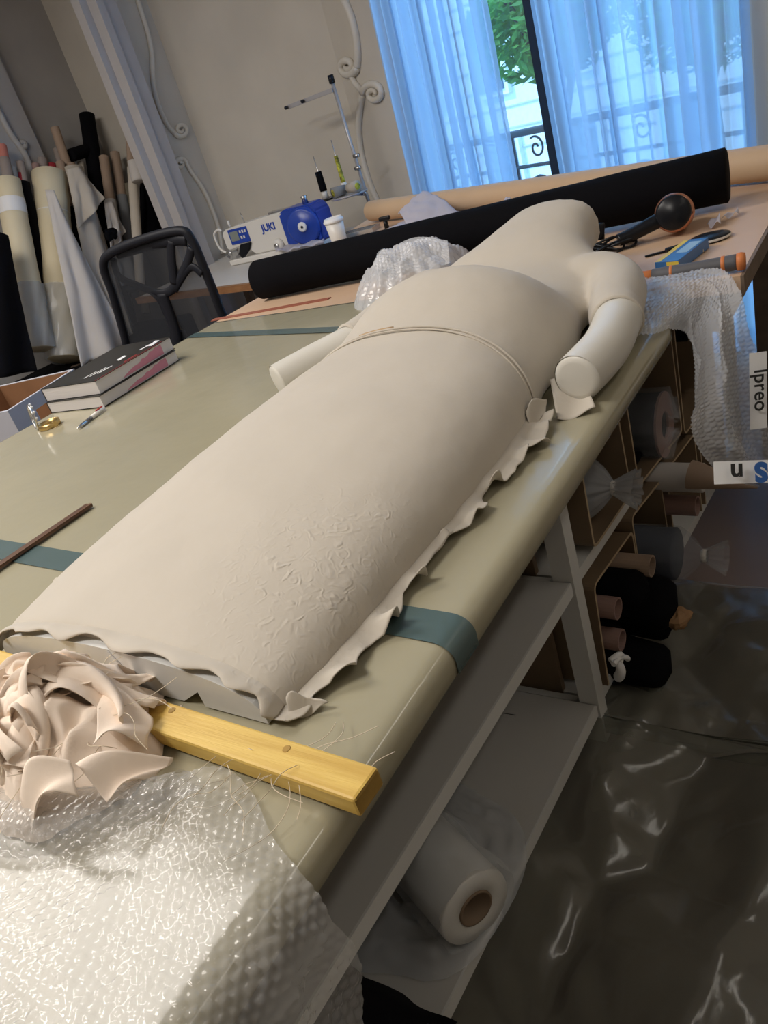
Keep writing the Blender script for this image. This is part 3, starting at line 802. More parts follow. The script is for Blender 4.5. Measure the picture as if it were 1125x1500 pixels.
# ------------------------------------------------------------------ bubble wrap right, hanging off the table corner
fb = thing('bubble_wrap', 'bubble wrap hanging over the right table corner beside the hammer', 'bubble wrap')
FROWS = [(atz(905, 500, .906), atz(925, 412, .906)), (atz(955, 494, .908), atz(1000, 402, .912)), (atx(1000, 488, -.392), atz(1062, 402, .915)),
         (atx(1007, 535, -.372), atx(1075, 440, -.315)), (atx(1010, 590, -.350), atx(1090, 505, -.300)), (atx(1014, 645, -.330), atx(1108, 570, -.290)),
         (atx(1055, 695, -.305), atx(1128, 640, -.280)), (atx(1112, 716, -.285), atx(1150, 700, -.275))]
FL = smoothpath([a for a, b in FROWS], 12); FR = smoothpath([b for a, b in FROWS], 12)
def fwrap(u, v):
    t = u * (len(FL) - 1); i = min(int(t), len(FL) - 2); q = t - i
    a = FL[i].lerp(FL[i+1], q); b = FR[i].lerp(FR[i+1], q); p = a.lerp(b, v)
    hang = min(1, max(0, (u - .28) * 8))
    nrm = Vector((.25 + .75 * hang, -.3 * hang, 1 - .9 * hang)).normalized()
    hb = bub(u * .85, v * .19, .0125) * .0036
    wr = .010 * max(0, nz(u * 8, v * 3, 2)) + .010 * max(0, ridged(u * 5 + v * 2, v * 3, 6) - .4) + .018 * hang * nz(u * 3, v * 4, 4) + .012 * hang * math.sin(v * 11 + u * 6)
    return p + nrm * (hb + max(0, wr) + .002)
def fkeep(u, v): return not (u > .93 + .03 * math.sin(v * 23) + .02 * math.sin(v * 51))
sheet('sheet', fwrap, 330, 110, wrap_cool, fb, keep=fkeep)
tp = atx(1055, 640, -.26)
def tape(name, a, b, wd, m, parent, side=None):
    a, b = Vector(a), Vector(b); d = (b - a).normalized(); up = Vector(side); up = (up - d * up.dot(d)).normalized(); n_ = d.cross(up) * .0008; up = up * wd / 2
    v = [a - up, b - up, b + up, a + up]; return mk(name, v + [p + n_ for p in v], [(3,2,1,0), (4,5,6,7), (0,1,5,4), (1,2,6,5), (2,3,7,6), (3,0,4,7)], m, parent)
XT = -.262
CR_ = Vector((.822, .498, -.277)); TOC = -fwd * .010
qa, qb = atx(1110, 516, XT), atx(1111, 628, XT)
t1 = tape('tape_strip', qa, qb, .033, white_print, fb, CR_)
text('lettering', 'lpreo', .038, black_print, basis(qa.lerp(qb, .5) + TOC, qb - qa, CR_), t1, bold=.0004)
ra = atx(1046, 693, XT + .04); rb = ra + CR_ * .16 + Vector((0, 0, .006))
t2 = tape('tape_strip', ra, rb, .030, white_print, fb, -down * -1)
rm = lambda t: ra.lerp(rb, t) + TOC
text('lettering', 'n', .034, black_print, basis(rm(.16), ra - rb, down), t2, bold=.001)
text('lettering', 'S', .034, blue_print, basis(rm(.36), ra - rb, down), t2, bold=.002)

# ------------------------------------------------------------------ bubble wrap heap by the neck
mb = thing('bubble_wrap', 'crumpled bubble wrap tucked behind the left shoulder of the dress form', 'bubble wrap')
def mwrap(u, v):
    a = u * 2 * PI; r = v; c = Vector((-1.31, 2.08, .895))
    R1 = .22 * (1 + .22 * nz(math.cos(a) * 1.5, math.sin(a) * 1.5, 7) + .10 * nz(math.cos(a) * 5, math.sin(a) * 5, 9))
    x = c.x + R1 * r * math.cos(a) * .85; y = c.y + R1 * r * math.sin(a) * 1.05
    h = .105 * (1 - r ** 2.5) + (.035 * crumple(x * 11, y * 11, 3) + .02 * ridged(x * 12, y * 12, 6)) * (1 - r ** 4) + bub(x, y, .013) * .005
    return (x, y, .897 + max(0, h))
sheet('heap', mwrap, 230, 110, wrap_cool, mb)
def mflap(pts, name='flap'):
    c = [Vector(p) for p in pts]
    def fn(u, v):
        p = c[0].lerp(c[1], u).lerp(c[3].lerp(c[2], u), v)
        return p + Vector((0, 0, .012 * math.sin(u * 4 + v * 3))) + Vector((0, -bub(u * .16, v * .16, .013) * .005, .002))
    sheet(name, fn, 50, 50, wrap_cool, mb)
mflap([aty(553, 372, 2.02), aty(582, 369, 2.02), aty(592, 410, 1.98), aty(552, 420, 1.98)])
mflap([aty(586, 357, 2.1), aty(655, 348, 2.1), aty(660, 390, 2.02), aty(588, 395, 2.02)])


# ------------------------------------------------------------------ big fabric rolls on the tables
R1_ = .072
a_, b_ = Vector((-2.09, 2.245, .896 + R1_)), Vector((-.46, 2.42, .896 + R1_ + .012))
def big_roll(name, a, b, r, m, label, cat, group=None, wob=.01, core=True):
    t = thing(name, label, cat, (0, 0, 0), 0, group)
    disc_roll('wound_cloth', a, b, r, m, t, 40, wob)
    if core:
        d = (b - a).normalized(); hollow('tube', b - d * .05, b + d * .004, r * .3, r * .24, card, t, 16); hollow('tube', a - d * .004, a + d*.05, r * .3, r * .24, card, t, 16)
    return t
br = big_roll('fabric_roll', a_, b_, R1_, black_fab, 'long roll of black fabric lying across the brown table top', 'fabric roll', core=False)
kr = thing('paper_roll', 'long roll of kraft paper along the far edge of the brown table', 'paper roll')
ka, kb = Vector((-2.37, 3.52, .893 + .055)), Vector((-.12, 2.54, .893 + .055))
disc_roll('wound_paper', ka, kb, .05, kraft, kr, 28, .004)
hollow('tube', ka + (ka-kb).normalized()*.002, ka - (ka-kb).normalized()*.03, .03, .026, card, kr, 16)
# tissue paper sheets over the kraft roll
def tissue_(name, pts, label):
    c = [Vector(p) for p in pts]
    def fn(u, v):
        p = c[0].lerp(c[1], u).lerp(c[3].lerp(c[2], u), v)
        return p + Vector((0, -.03 * math.sin(u * 3.1), .02 * math.sin(v * PI) + .01 * nz(u * 5, v * 5, 2)))
    o = sheet(name, fn, 30, 20, tissue, None, thick=.0006); tag(o, label, 'tissue paper'); return o
tissue_('tissue_sheet', [aty(583, 312, 3.15), aty(620, 279, 3.2), aty(672, 312, 3.0), aty(597, 333, 2.9)], 'folded white tissue standing against the kraft paper roll')
tissue_('tissue_sheet', [aty(734, 305, 2.80), aty(742, 291, 2.85), aty(757, 304, 2.75), aty(750, 316, 2.75)], 'small point of white tissue behind the neck of the dress form')
tissue_('tissue_sheet', [atz(560, 338, .897), atz(600, 320, .9), atz(700, 312, .9), atz(690, 330, .897)], 'flat white tissue lying behind the black fabric roll')
cl = thing('clamp_knob', 'black clamp knob on the table edge behind the black roll', 'clamp', atz(567, 334, .893) )
lathe('stem', [(0, 0), (.012, 0), (.010, .035), (0, .036)], plas_blk, cl, 12)
box('grip', -.03, .03, -.011, .011, .035, .055, plas_blk, cl, .006)
tray = thing('metal_tray', 'small shallow metal tray beside the paper coffee cup', 'tray', atz(528, 343, .893), .2)
box('base', -.09, .09, -.055, .055, 0, .004, chrome, tray)
for nm, q in (('rim', (-.09, .09, -.055, -.05)), ('rim', (-.09, .09, .05, .055)), ('rim', (-.09, -.085, -.05, .05)), ('rim', (.085, .09, -.05, .05))):
    box(nm, *q, .004, .022, chrome, tray)
cp = thing('coffee_cup', 'white paper takeaway cup with lid beside the sewing machine', 'cup', (-2.31, 3.10, .893))
lathe('cup_body', [(0, 0), (.034, 0), (.036, .004), (.045, .102), (.044, .102)], white_pl, cp, 28)
lathe('lid', [(.0465, .100), (.0495, .104), (.049, .112), (.045, .114), (.043, .122), (.038, .123), (.036, .116), (0, .116)], white_print, cp, 28)
box('sip_mark', -.012, .012, -.03, -.02, .1165, .118, mat('lid_stain', (.55, .30, .2), .6), cp)

# ------------------------------------------------------------------ things on the right of the brown table
hd = thing('hair_dryer', 'black and copper hair dryer lying in front of the black roll', 'hair dryer')
hc = atz(1003, 345, .94); hc = Vector((-.555, 2.20, .952))
axd = Vector((.10, -.85, .22)).normalized()
T = axisT(hc - axd * .05, axd)
lathe('barrel', [(0, -.06), (.028, -.06), (.034, -.03), (.044, .0), (.050, .04), (.049, .062), (.044, .066)], copper, hd, 32, T)
lathe('intake_cap', [(.045, .060), (.044, .076), (.038, .082), (0, .084)], plas_blk, hd, 32, T)
gp = [hc + Vector((-.02, 0, -.005)), hc + Vector((-.055, -.02, -.014)), hc + Vector((-.10, -.045, -.026)), hc + Vector((-.135, -.065, -.032))]
tube('handle', smoothpath(gp, 6), [.021 - .0045 * i / 18 for i in range(19)], plas_blk, hd, 16)
tube('hanging_loop', smoothpath([gp[-1] + Vector((-.01 + .022*math.cos(k), .02*math.sin(k), -.02 + .01*math.sin(k))) for k in (0, 1, 2, 3, 4, 5)], 4, True), .003, plas_blk, hd, 6, True)
cd = []
for k in range(40):
    a = k * .62; r = .045 + .012 * math.sin(k * 1.3)
    cd.append(gp[-1] + Vector((-.03 + r * 1.25 * math.cos(a), .02 + r * math.sin(a), -.005 - .008 + .012 * math.sin(k * .9))))
for p in cd: p.z = max(p.z, .8985)
tube('cord', smoothpath(cd, 4), .0036, plas_blk, hd, 6)
plug = gp[-1] + Vector((-.045, .0, .01))
lathe('plug', [(0, 0), (.009, 0), (.011, .02), (.014, .034), (.013, .042), (0, .044)], plas_blk, hd, 14, axisT(plug, (0, .1, 1)))
pk = thing('card_box', 'flat blue and yellow card box beside the hair dryer', 'box')
pb0, pb1 = atz(968, 400, .894), atz(1012, 366, .894)
ey = (pb1 - pb0); L_ = ey.length
Tb = basis(pb0, ey, EZz.cross(ey))
box('carton', 0, L_, -.045, .012, 0, .026, blue_card, pk, .001, Tb)
box('yellow_panel', .002, L_ * .97, -.0005, .0125, -.0003 + .0005, .0265, yellow_card, pk, 0, Tb)
box('end_label', -.0006, .012, -.0445, -.016, .002, .024, yellow_card, pk, 0, Tb)
box('pale_label', L_*.35, L_*.85, -.040, -.012, .0262, .0268, mat('pale_blue_print', (.30, .48, .66), .4), pk, 0, Tb)
pd = thing('hair_brush_pad', 'flat black oval brush lying beyond the blue card box', 'brush', atz(1040, 352, .894), .55)
v, f = lathe_g([(0, 0), (.036, 0), (.040, .004), (.040, .010), (.036, .013), (0, .014)], 26)
mk('pad', [(a.x * 1.25, a.y * .95, a.z) for a in v], f, plas_blk, pd, True)
v, f = lathe_g([(.0402, .003), (.0410, .005), (.0410, .007), (.0402, .009)], 26)
mk('rim', [(a.x * 1.25, a.y * .95, a.z) for a in v], f, white_pl, pd, True)
box('grip', -.11, -.03, -.008, .008, .001, .011, plas_blk, pd, .003)
hm = thing('hammer', 'grey and orange rubber handled tool at the brown table edge', 'tool')
ha, hb_ = atz(950, 408, .912), Vector((-.322, 1.792, .915))
ha = Vector((-.58, 1.772, .912))
dh = (hb_ - ha).normalized(); Lh = (hb_ - ha).length
hollowprof = lambda a, b, r: [(0, a), (r, a), (r, b), (0, b)]
Th = axisT(ha, dh)
lathe('shaft', [(0, -.10), (.011, -.10), (.011, .02), (0, .02)], orange, hm, 16, Th)
lathe('orange_sleeve', [(0, .0), (.0125, .0), (.014, .04), (.0145, .075), (0, .075)], orange, hm, 20, Th)
lathe('rubber_grip', [(0, .07), (.0155, .071), (.0165, .10), (.0155, .16), (.017, Lh - .02), (.017, Lh - .012), (0, Lh - .012)], grey_rub, hm, 20, Th)
lathe('orange_ring', [(.0152, .108), (.0172, .110), (.0172, .114), (.0152, .116)], orange, hm, 20, Th)
lathe('orange_ring', [(.0152, Lh - .045), (.0178, Lh - .043), (.0178, Lh - .037), (.0152, Lh - .035)], orange, hm, 20, Th)
lathe('end_cap', [(0, Lh - .014), (.0185, Lh - .013), (.0195, Lh - .004), (.017, Lh + .003), (0, Lh + .004)], orange, hm, 22, Th)
lathe('head', [(0, -.13), (.018, -.13), (.018, -.09), (0, -.09)], chrome, hm, 16, Th)
def scrap(pts, label):
    c = [Vector(p) for p in pts]
    fn = lambda u, v: c[0].lerp(c[1], u).lerp(c[3].lerp(c[2], u), v) + Vector((0, 0, .006 * math.sin(u * 6 + v * 4) + .004))
    tag(sheet('paper_scrap', fn, 8, 8, tissue, None, thick=.0008), label, 'paper scrap')
scrap([aty(1036, 332, 2.25), aty(1054, 313, 2.25), aty(1056, 328, 2.2), aty(1040, 334, 2.2)], 'small white paper scrap beside the copper ring of the hair dryer')
scrap([atz(1058, 322, .90), atz(1080, 306, .905), atz(1083, 314, .90), atz(1066, 320, .90)], 'small white paper scrap at the right end of the black roll')
for q, lb in (((1021, 367), 'small steel thimble nearer the blue card box'), ((1029, 370), 'small steel thimble nearer the right table edge')):
    o = lathe('thimble', [(0, .008), (.003, .008), (.0042, 0), (0, 0)], chrome, None, 12, Matrix.Translation(atz(*q, .894))); tag(o, lb, 'thimble')
kn_ = thing('craft_knife', 'slim dark knife lying left of the blue card box', 'knife')
k0, k1 = atz(945, 377, .8945), atz(978, 368, .8945)
box('blade', 0, (k1-k0).length, -.004, .004, 0, .004, plas_blk, kn_, .001, basis(k0, k1-k0, EZz.cross(k1-k0)))
# black roll resting on a trestle right of the brown table
tr = thing('side_rack', 'dark wooden rack standing right of the brown table end', 'rack')
box('beam', -.30, 1.1, 2.12, 2.17, .695, .755, board_edge, tr)
box('beam', -.30, 1.1, 2.36, 2.41, .695, .755, board_edge, tr)
box('post', .60, .65, 2.12, 2.17, 0, .695, board_edge, tr); box('post', .60, .65, 2.36, 2.41, 0, .695, board_edge, tr)
box('post', -.30, -.25, 2.12, 2.17, 0, .695, board_edge, tr); box('post', -.30, -.25, 2.36, 2.41, 0, .695, board_edge, tr)
big_roll('fabric_roll', Vector((-.26, 2.26, .83)), Vector((.75, 2.24, .83)), .078, black_fab, 'thick black fabric roll lying on the side rack right of the table', 'fabric roll')
wc = thing('low_cabinet', 'low brown cabinet with white top under the side rack', 'cabinet')
box('body', -.30, -.215, 2.62, 3.02, 0, .47, mdf, wc); box('top', -.315, -.205, 2.60, 3.03, .47, .49, white_lam, wc)

# ------------------------------------------------------------------ contents of cubbies and shelves
def row_roll(name, label, px, py, x1, r, m, length=.5, dirn=(1, -.03, 0), core=None, cat='fabric roll', group=None):
    e = atx(px, py, x1); d = Vector(dirn).normalized(); t = thing(name, label, cat, (0,0,0), 0, group)
    disc_roll('wound_cloth', e - d * length, e, r, m, t, 24, .01)
    if core: hollow('tube', e - d * .04, e + d * .006, r * .42, r * .34, core, t, 16); lathe('tube_bore', [(0, 0), (r*.34, 0)], card_dark, t, 16, axisT(e + d * .001, d))
    return t
def tube_thing(label, e, r, m, length=.5, dirn=(1, -.03, 0), group=None):
    d = Vector(dirn).normalized(); t = thing('cardboard_tube', label, 'tube', (0,0,0), 0, group)
    hollow('tube_wall', e - d * length, e, r, r * .86, m, t, 20); return t
def bagged(label, c, r, length, m_in, bag=None):
    """fabric roll in a tied clear bag; c = front centre"""
    t = thing('bagged_roll', label, 'fabric roll'); c = Vector(c)
    disc_roll('wound_cloth', c - Vector((length, 0, 0)), c, r, m_in, t, 20, .02)
    def fn(u, v):
        a = u * 2 * PI; k = .06 * math.sin(a * 9 + 2 * v) + .05 * math.sin(a * 14)
        if v < .5: x = -.18 + .18 * (v / .5) ; rr = r * (1.06 + .5 * k * .5)
        elif v < .8: q = (v - .5) / .3; x = .06 * q; rr = r * (1.06 - .86 * q ** 1.3) * (1 + k * 2.0 * q)
        else: q = (v - .8) / .2; x = .06 + .055 * q; rr = r * (.2 + .38 * q) * (1 + 2.2 * k)
        return (c.x + x, c.y + rr * math.cos(a), c.z + rr * math.sin(a))
    sheet('clear_bag', fn, 60, 30, bag or film_thin, t)
    lathe('tie', [(r * .21, .056), (r * .25, .060), (r*.25, .066), (r * .21, .070)], white_pl, t, 16, axisT(c, (1, 0, 0)))
    return t
bagged('dark fabric roll tied in a clear bag beside the white post', (CF(1.45) - .05, 1.458, .545), .07, .45, mat('greyish_roll', (.10, .115, .14), .6), film_hazy)
tt = thing('bagged_roll', 'black fabric roll with pinkish card end in clear wrap', 'fabric roll')
c_ = atx(971, 622, -.548)
disc_roll('wound_cloth', c_ - Vector((.5, 0, 0)), c_, .085, black_fab, tt, 28, .01)
hollow('card_disc', c_, c_ + Vector((.006, 0, 0)), .086, .035, pink_card, tt, 28)
def wr_fn(u, v):
    a = u * 2 * PI; k = 1 + .05 * math.sin(a * 7) + .04 * math.sin(a * 15 + v * 4)
    if v < .5: return (c_.x - .3 + .3 * v / .5, c_.y + .091 * k * math.cos(a), c_.z + .091 * k * math.sin(a))
    q = (v - .5) / .5; rr = .091 * (1 - .8 * q) * k
    return (c_.x + .012 + .02 * q + .01 * math.sin(a * 6), c_.y + rr * math.cos(a), c_.z + rr * math.sin(a))
sheet('clear_wrap', wr_fn, 60, 20, film_thin, tt)
dk = thing('folded_cloth', 'dark folded cloth lying below the pink ended roll', 'cloth')
box('folds', CF(1.72) - .42, CF(1.72) - .03, 1.645, 1.76, .462, .478, black_fab, dk, .006); box('folds', CF(1.7) - .42, CF(1.72) - .06, 1.65, 1.73, .478, .49, navy_fab, dk, .005)
row_roll('fabric_roll', 'black fabric roll in the upper cubby farthest to the right', 1010, 470, CF(2.1) - .05, .06, black_fab, .45)
# lower row
bagged('navy fabric roll in a clear bag in the middle lower cubby', (CF(1.66) + .06, 1.655, .235), .068, .55, navy_fab)
wr = row_roll('fabric_roll', 'white fabric roll in the lower cubby right of the navy bag', 1032, 700, -.445, .038, white_fab, .55)
tube_thing('brown cardboard tube lying below the white roll', atx(1022, 741, -.47), .027, pink_card, .5)
lathe_o = thing('paper_cone', 'brown paper cone end pointing out over the white roll', 'cone')
e_ = atx(1023, 695, -.44)
lathe('cone_wall', [(.036, 0), (.034, .02), (.002, .155), (.0, .156)], card, lathe_o, 20, axisT(e_ + Vector((-.02, 0, 0)), (.95, -.1, -.16)))
tube_thing('pinkish cardboard tube, upper of two at the black rolls', Vector((CF(1.34) + .03, 1.338, .300)), .026, pink_card)
tube_thing('pinkish cardboard tube, lower of two at the black rolls', Vector((CF(1.33) + .03, 1.330, .214)), .026, pink_card)
tube_thing('pale cardboard tube with dark bore above the black rolls', Vector((-.50, 1.47, .328)), .026, card)
def lump_roll(label, a, b, r, seed, m=black_fab):
    t = thing('fabric_roll', label, 'fabric roll'); a = Vector(a); b = Vector(b); T = axisT(a, b - a); Ln = (b - a).length
    def fn(u, v):
        an = u * 2 * PI; rr = r * (1 + .12 * nz(math.cos(an) * 1.5, math.sin(an) * 1.5, seed + v * 3) + .05 * math.sin(an * 5 + v * 6))
        if v < .04: rr *= v / .04
        if v > .96: rr *= (1 - v) / .04
        return T @ Vector((rr * math.cos(an), rr * math.sin(an), Ln * min(1, max(0, v))))
    sheet('wound_cloth', fn, 36, 30, m, t); return t
lump_roll('black velvet roll jutting out of the nearest lower cubby, middle one', (-.95, 1.47, .27), (-.45, 1.46, .225), .062, 1)
lump_roll('black fabric roll jutting out of the nearest lower cubby, uppermost one', (-.95, 1.41, .30), (-.50, 1.43, .285), .05, 2)
lump_roll('black fabric roll lowest of the pile, jutting farthest out', (-.95, 1.40, .165), (-.46, 1.385, .085), .058, 3)
lump_roll('black fabric roll behind the white tie in the lower cubby', (-.95, 1.36, .20), (-.55, 1.36, .175), .04, 4)
lump_roll('black fabric roll under the pale cardboard tube', (-.95, 1.50, .19), (-.47, 1.50, .15), .055, 6)
kp = thing('crumpled_paper', 'crumpled brown paper stuffed at the end of the black rolls', 'paper', (0,0,0))
kc = atx(993, 905, -.455)
def kfn(u, v):
    a = u * 2 * PI; b = PI * (v - .5); rr = .032 * (1 + .35 * nz(math.cos(a)*2, math.sin(a)*2, v * 4))
    return (kc.x + .9*rr * math.cos(a) * math.cos(b), kc.y + rr * math.sin(a) * math.cos(b), kc.z + rr * .8 * math.sin(b))
sheet('ball', kfn, 16, 10, mat('orange_kraft', (.30, .17, .08), .7), kp, smooth=False)
ti = thing('cloth_tie', 'white cloth strip tied in a knot round the black rolls', 'tie', (0,0,0))
kq = atx(899, 965, -.53)
tube('knot', smoothpath([kq + Vector((.0, -.02, .01)), kq + Vector((.012, 0, .012)), kq + Vector((.012, .012, 0)), kq + Vector((.01, .0, -.008))], 4), .008, white_print, ti, 8)
tube('loop', smoothpath([kq + Vector((.01, -.03, .012)), kq + Vector((.014, 0, .006)), kq + Vector((.02, .022, -.012)), kq + Vector((.02, .028, -.022))], 4), [.006]*13, white_print, ti, 8)
tube('tail', smoothpath([kq + Vector((.008, 0, 0)), kq + Vector((.012, -.002, -.03)), kq + Vector((.0, .004, -.06))], 4), [.006, .007, .009, .010, .011, .011, .012, .012, .010], white_print, ti, 8)

# film roll on the lower shelf
fr = thing('stretch_film_roll', 'wide roll of white stretch film with brown core on the lower white shelf', 'film roll')
fc_ = Vector((-.600, .625, .198)); fd = Vector((.90, -.42, .0)).normalized()
Tf = axisT(fc_ - fd * .26, fd)
lathe('wound_film', [(.034, .26), (.036, .262), (.070, .262), (.072, .258), (.072, 0), (.034, 0)], mat('milky_film', (.62, .61, .57), .3, coat=.3), fr, 40, Tf, True)
lathe('core', [(.0345, 0), (.0345, .264), (.0300, .264), (.0300, 0)], mat('brown_core', (.20, .14, .09), .7), fr, 32, Tf, True)
def bagfn(u, v):
    a = u * 2 * PI; k = 1.10 + .10 * nz(math.cos(a) * 3, math.sin(a) * 3, v * 5) + .08 * abs(math.sin(a * 4 + v * 5))
    p = Tf @ Vector((.072 * k * math.cos(a), .072 * k * math.sin(a), -.02 + .285 * v)); p.z = max(p.z, .1225); return p
sheet('clear_bag', bagfn, 70, 30, film, fr)
def skirt(u, v):
    a = PI * 2 * u; rr = .07 + .10 * v * (1 + .4 * nz(u * 7, 3))
    p = Tf @ Vector((0, 0, .10)); x = p.x + rr * math.cos(a) * 1.0; y = p.y + rr * math.sin(a) * 1.3
    x = min(x, UF(y) + .025)
    return (x, y, .122 + .05 * (1 - v) * (1 + .6 * nz(u * 9, v * 5, 2)) + .012 * abs(nz(x * 30, y * 30, 1)))
sheet('loose_bag', skirt, 90, 14, film_hazy, fr)
# black cloth on the lower shelf, near end
bc = thing('folded_cloth', 'black cloth lying at the near end of the lower white shelf', 'cloth')
def bcf(u, v):
    x = -1.05 + .46 * u; y = .10 + .375 * v + .02 * nz(u * 5, 1)
    h = .26 * (1 - max(0, (v - .55) / .45) ** 2) * (1 - .1 * u) + .02 * nz(x * 9, y * 9, 3)
    x = x + .03 * nz(y * 9, 2) * u
    return (x, y, .1215 + max(0, h) * (1 - max(0, (u - .85) / .15) * .9))
sheet('folds', bcf, 40, 40, black_fab, bc)

# ------------------------------------------------------------------ plastic dust sheet on the floor
ps = thing('plastic_dust_sheet', 'crumpled translucent plastic sheet spread over the floor right of the table', 'plastic sheet')
def dust(u, v):
    y = -.25 + 2.08 * v; x0 = -1.35 if y < 1.22 else -.62 - .03*nz(y*9, 1)
    x = x0 + (1.9 - x0) * u
    s = 2.6
    h = .10 * crumple(x * s + .8 * nz(x, y, 1), y * s * .8, 1.3) + .03 * max(0, ridged(x * 2.2 + y * 1.2, y * 1.5 - x, 4) - .35) + .03 * crumple(x * 6 + nz(x*2, y*2, 5), y * 6, 9)
    h += .03 * max(0, ridged((x - .35 * y) * 2.6, y * .5, 12) - .6) * 2
    f_ = min(1, (1 - v) * 12)
    return (x, y + (.02 * nz(x * 4, 7)), .006 + max(0, h) * (.25 + .75 * f_))
sheet('sheet', dust, 240, 200, floor_film, ps, smooth=True)
pso = tube('sheet_edge', [(-.50 + .1 * k, 1.84 + .02 * nz((-.50+.1*k) * 4, 7) , .010) for k in range(20)], .003, film_hazy, ps, 5)

# ------------------------------------------------------------------ left end of the table
def book(label, p0, ex, ey, w_, l_, h_, z, top):
    t = thing('thick_book', label, 'book', group='books stacked at the left table edge')
    Tm = basis(Vector((p0[0], p0[1], z)), ex, ey)
    box('page_block', .001, l_ - .003, .003, w_ - .003, .0016, h_ - .0016, paper, t, 0, Tm)
    box('cover', 0, l_, 0, w_, h_ - .0016, h_, top, t, 0, Tm); box('cover', 0, l_, 0, w_, 0, .0016, top, t, 0, Tm)
    box('spine', 0, l_, w_ - .003, w_, 0, h_, top, t, 0, Tm)
    # pink ink on the fore edge, real printed flat patch
    v = []; n = 14; rnd = random.Random(3)
    for i in range(n + 1):
        xx = l_ * (.30 + .55 * i / n); v += [Tm @ Vector((xx, .0026, h_ * .12)), Tm @ Vector((xx, .0026, h_ * min(.86, .16 + .75 * (i / n) ** .7 * (.8 + .3 * rnd.random()))))]
    mk('pink_edge_print', v, [(2*i, 2*i+2, 2*i+3, 2*i+1) for i in range(n)], pink_edge, t)
    return t, Tm
nf, ff = atz(154, 597, .9), atz(264, 528, .9)
exb = Vector((ff.x - nf.x, ff.y - nf.y, 0)).normalized(); eyb = EZz.cross(exb)
Lb = (ff - nf).length; Wb = .235
bA_ = Vector((nf.x, nf.y, 0))
b1, T1 = book('lower book of the dark covered stack', bA_, exb, eyb, Wb, Lb, .034, .902, book_cover)
b2, T2 = book('top book of the stack with white printed shapes on its dark cover', bA_ + exb * .012 + eyb * .004, (exb + eyb * .02), eyb, Wb, Lb, .040, .9365, book_cover)
def patch(poly, m, parent, Tm, z, name='cover_print'):
    v = [Tm @ Vector((x, y, z)) for x, y in poly]; return mk(name, v + [p + Vector((0,0,.0003)) for p in v], [tuple(range(len(v)))[::-1], tuple(range(len(v), 2*len(v)))] , m, parent)
zt_ = .0402
for poly in ([(.33, .02), (.39, .03), (.40, .06), (.37, .05), (.34, .06), (.335, .045)], [(.30, .05), (.33, .04), (.335, .055), (.305, .062)],
             [(.20, .07), (.25, .075), (.26, .10), (.215, .095)], [(.08, .06), (.15, .055), (.15, .063), (.08, .068)], [(.06, .08), (.14, .075), (.14, .082), (.06, .087)], [(.05, .10), (.11, .096), (.11, .102), (.05, .106)]):
    patch([(x * Lb / .42, y * .85) for x, y in poly], white_print, b2, T2, zt_)
patch([(.14, .015), (.20, .015), (.20, .020), (.14, .020)], red_m, b2, T2, zt_)
patch([(0, 0), (.30, 0), (.30, .002), (0, .002)], red_m, b2, T2, zt_)
pn = thing('ballpoint_pen', 'white and silver ballpoint pen with red clip on the khaki plastic', 'pen')
pa, pb_ = atz(113, 628, .9075), atz(153, 597, .9075)
dp = (pb_ - pa).normalized(); pl = (pb_ - pa).length; Tp = axisT(pa, dp)
lathe('lower_barrel', [(0, 0), (.0015, .001), (.0052, .02), (.0055, pl * .5), (0, pl * .5)], chrome, pn, 14, Tp)
lathe('upper_barrel', [(.0, pl * .5), (.006, pl * .5), (.006, pl * .97), (.004, pl), (0, pl)], white_pl, pn, 14, Tp)
box('clip', -.0015, .0015, .006, .009, pl * .72, pl * .95, red_m, pn, 0, Tp)
rg = thing('brass_bracelet', 'gold open cuff ring lying on the khaki plastic', 'bracelet', atz(74, 625, .902))
v, f = lathe_g([(.030, 0), (.0315, 0), (.0315, .015), (.030, .015), (.030, 0)], 36); mk('band', v, f, gold, rg, True)
box('clasp', .026, .033, -.007, .007, .0, .017, gold, rg, .002)
lp = thing('jewelled_band', 'upright silver band with small clear stones beside the gold cuff', 'bracelet', atz(57, 628, .902), 1.15)
pts = [Vector((.004 * math.sin(a), .034 * math.cos(a) , .036 + .034 * math.sin(a))) for a in [2*PI*k/24 for k in range(24)]]
tube('band', pts, .0035, chrome, lp, 8, True)
for k in range(0, 24, 2):
    p = pts[k]; lathe('stone', [(0, .006), (.003, .003), (.0045, 0), (.003, -.002), (0, -.003)], white_print, lp, 8, axisT(p + Vector((.004, 0, 0)), (1, 0, 0)))
rl_ = thing('wooden_ruler', 'dark wooden ruler lying on the khaki plastic over the teal tape', 'ruler')
r0, r1 = atz(-60, 871, .9045), atz(132, 741, .9045)
Tr = basis(r0, r1 - r0, EZz.cross(r1 - r0)); Lr = (r1 - r0).length
box('blade', 0, Lr, -.011, .011, 0, .005, wood_dark, rl_, .001, Tr)
box('bevel_strip', 0, Lr, -.0115, -.004, .005, .0068, wood_dark, rl_, .0006, Tr)
lathe('hole', [(0, .0001), (.003, .0001)], black_print, rl_, 12, Tr @ Matrix.Translation((Lr - .02, .004, .0051)))
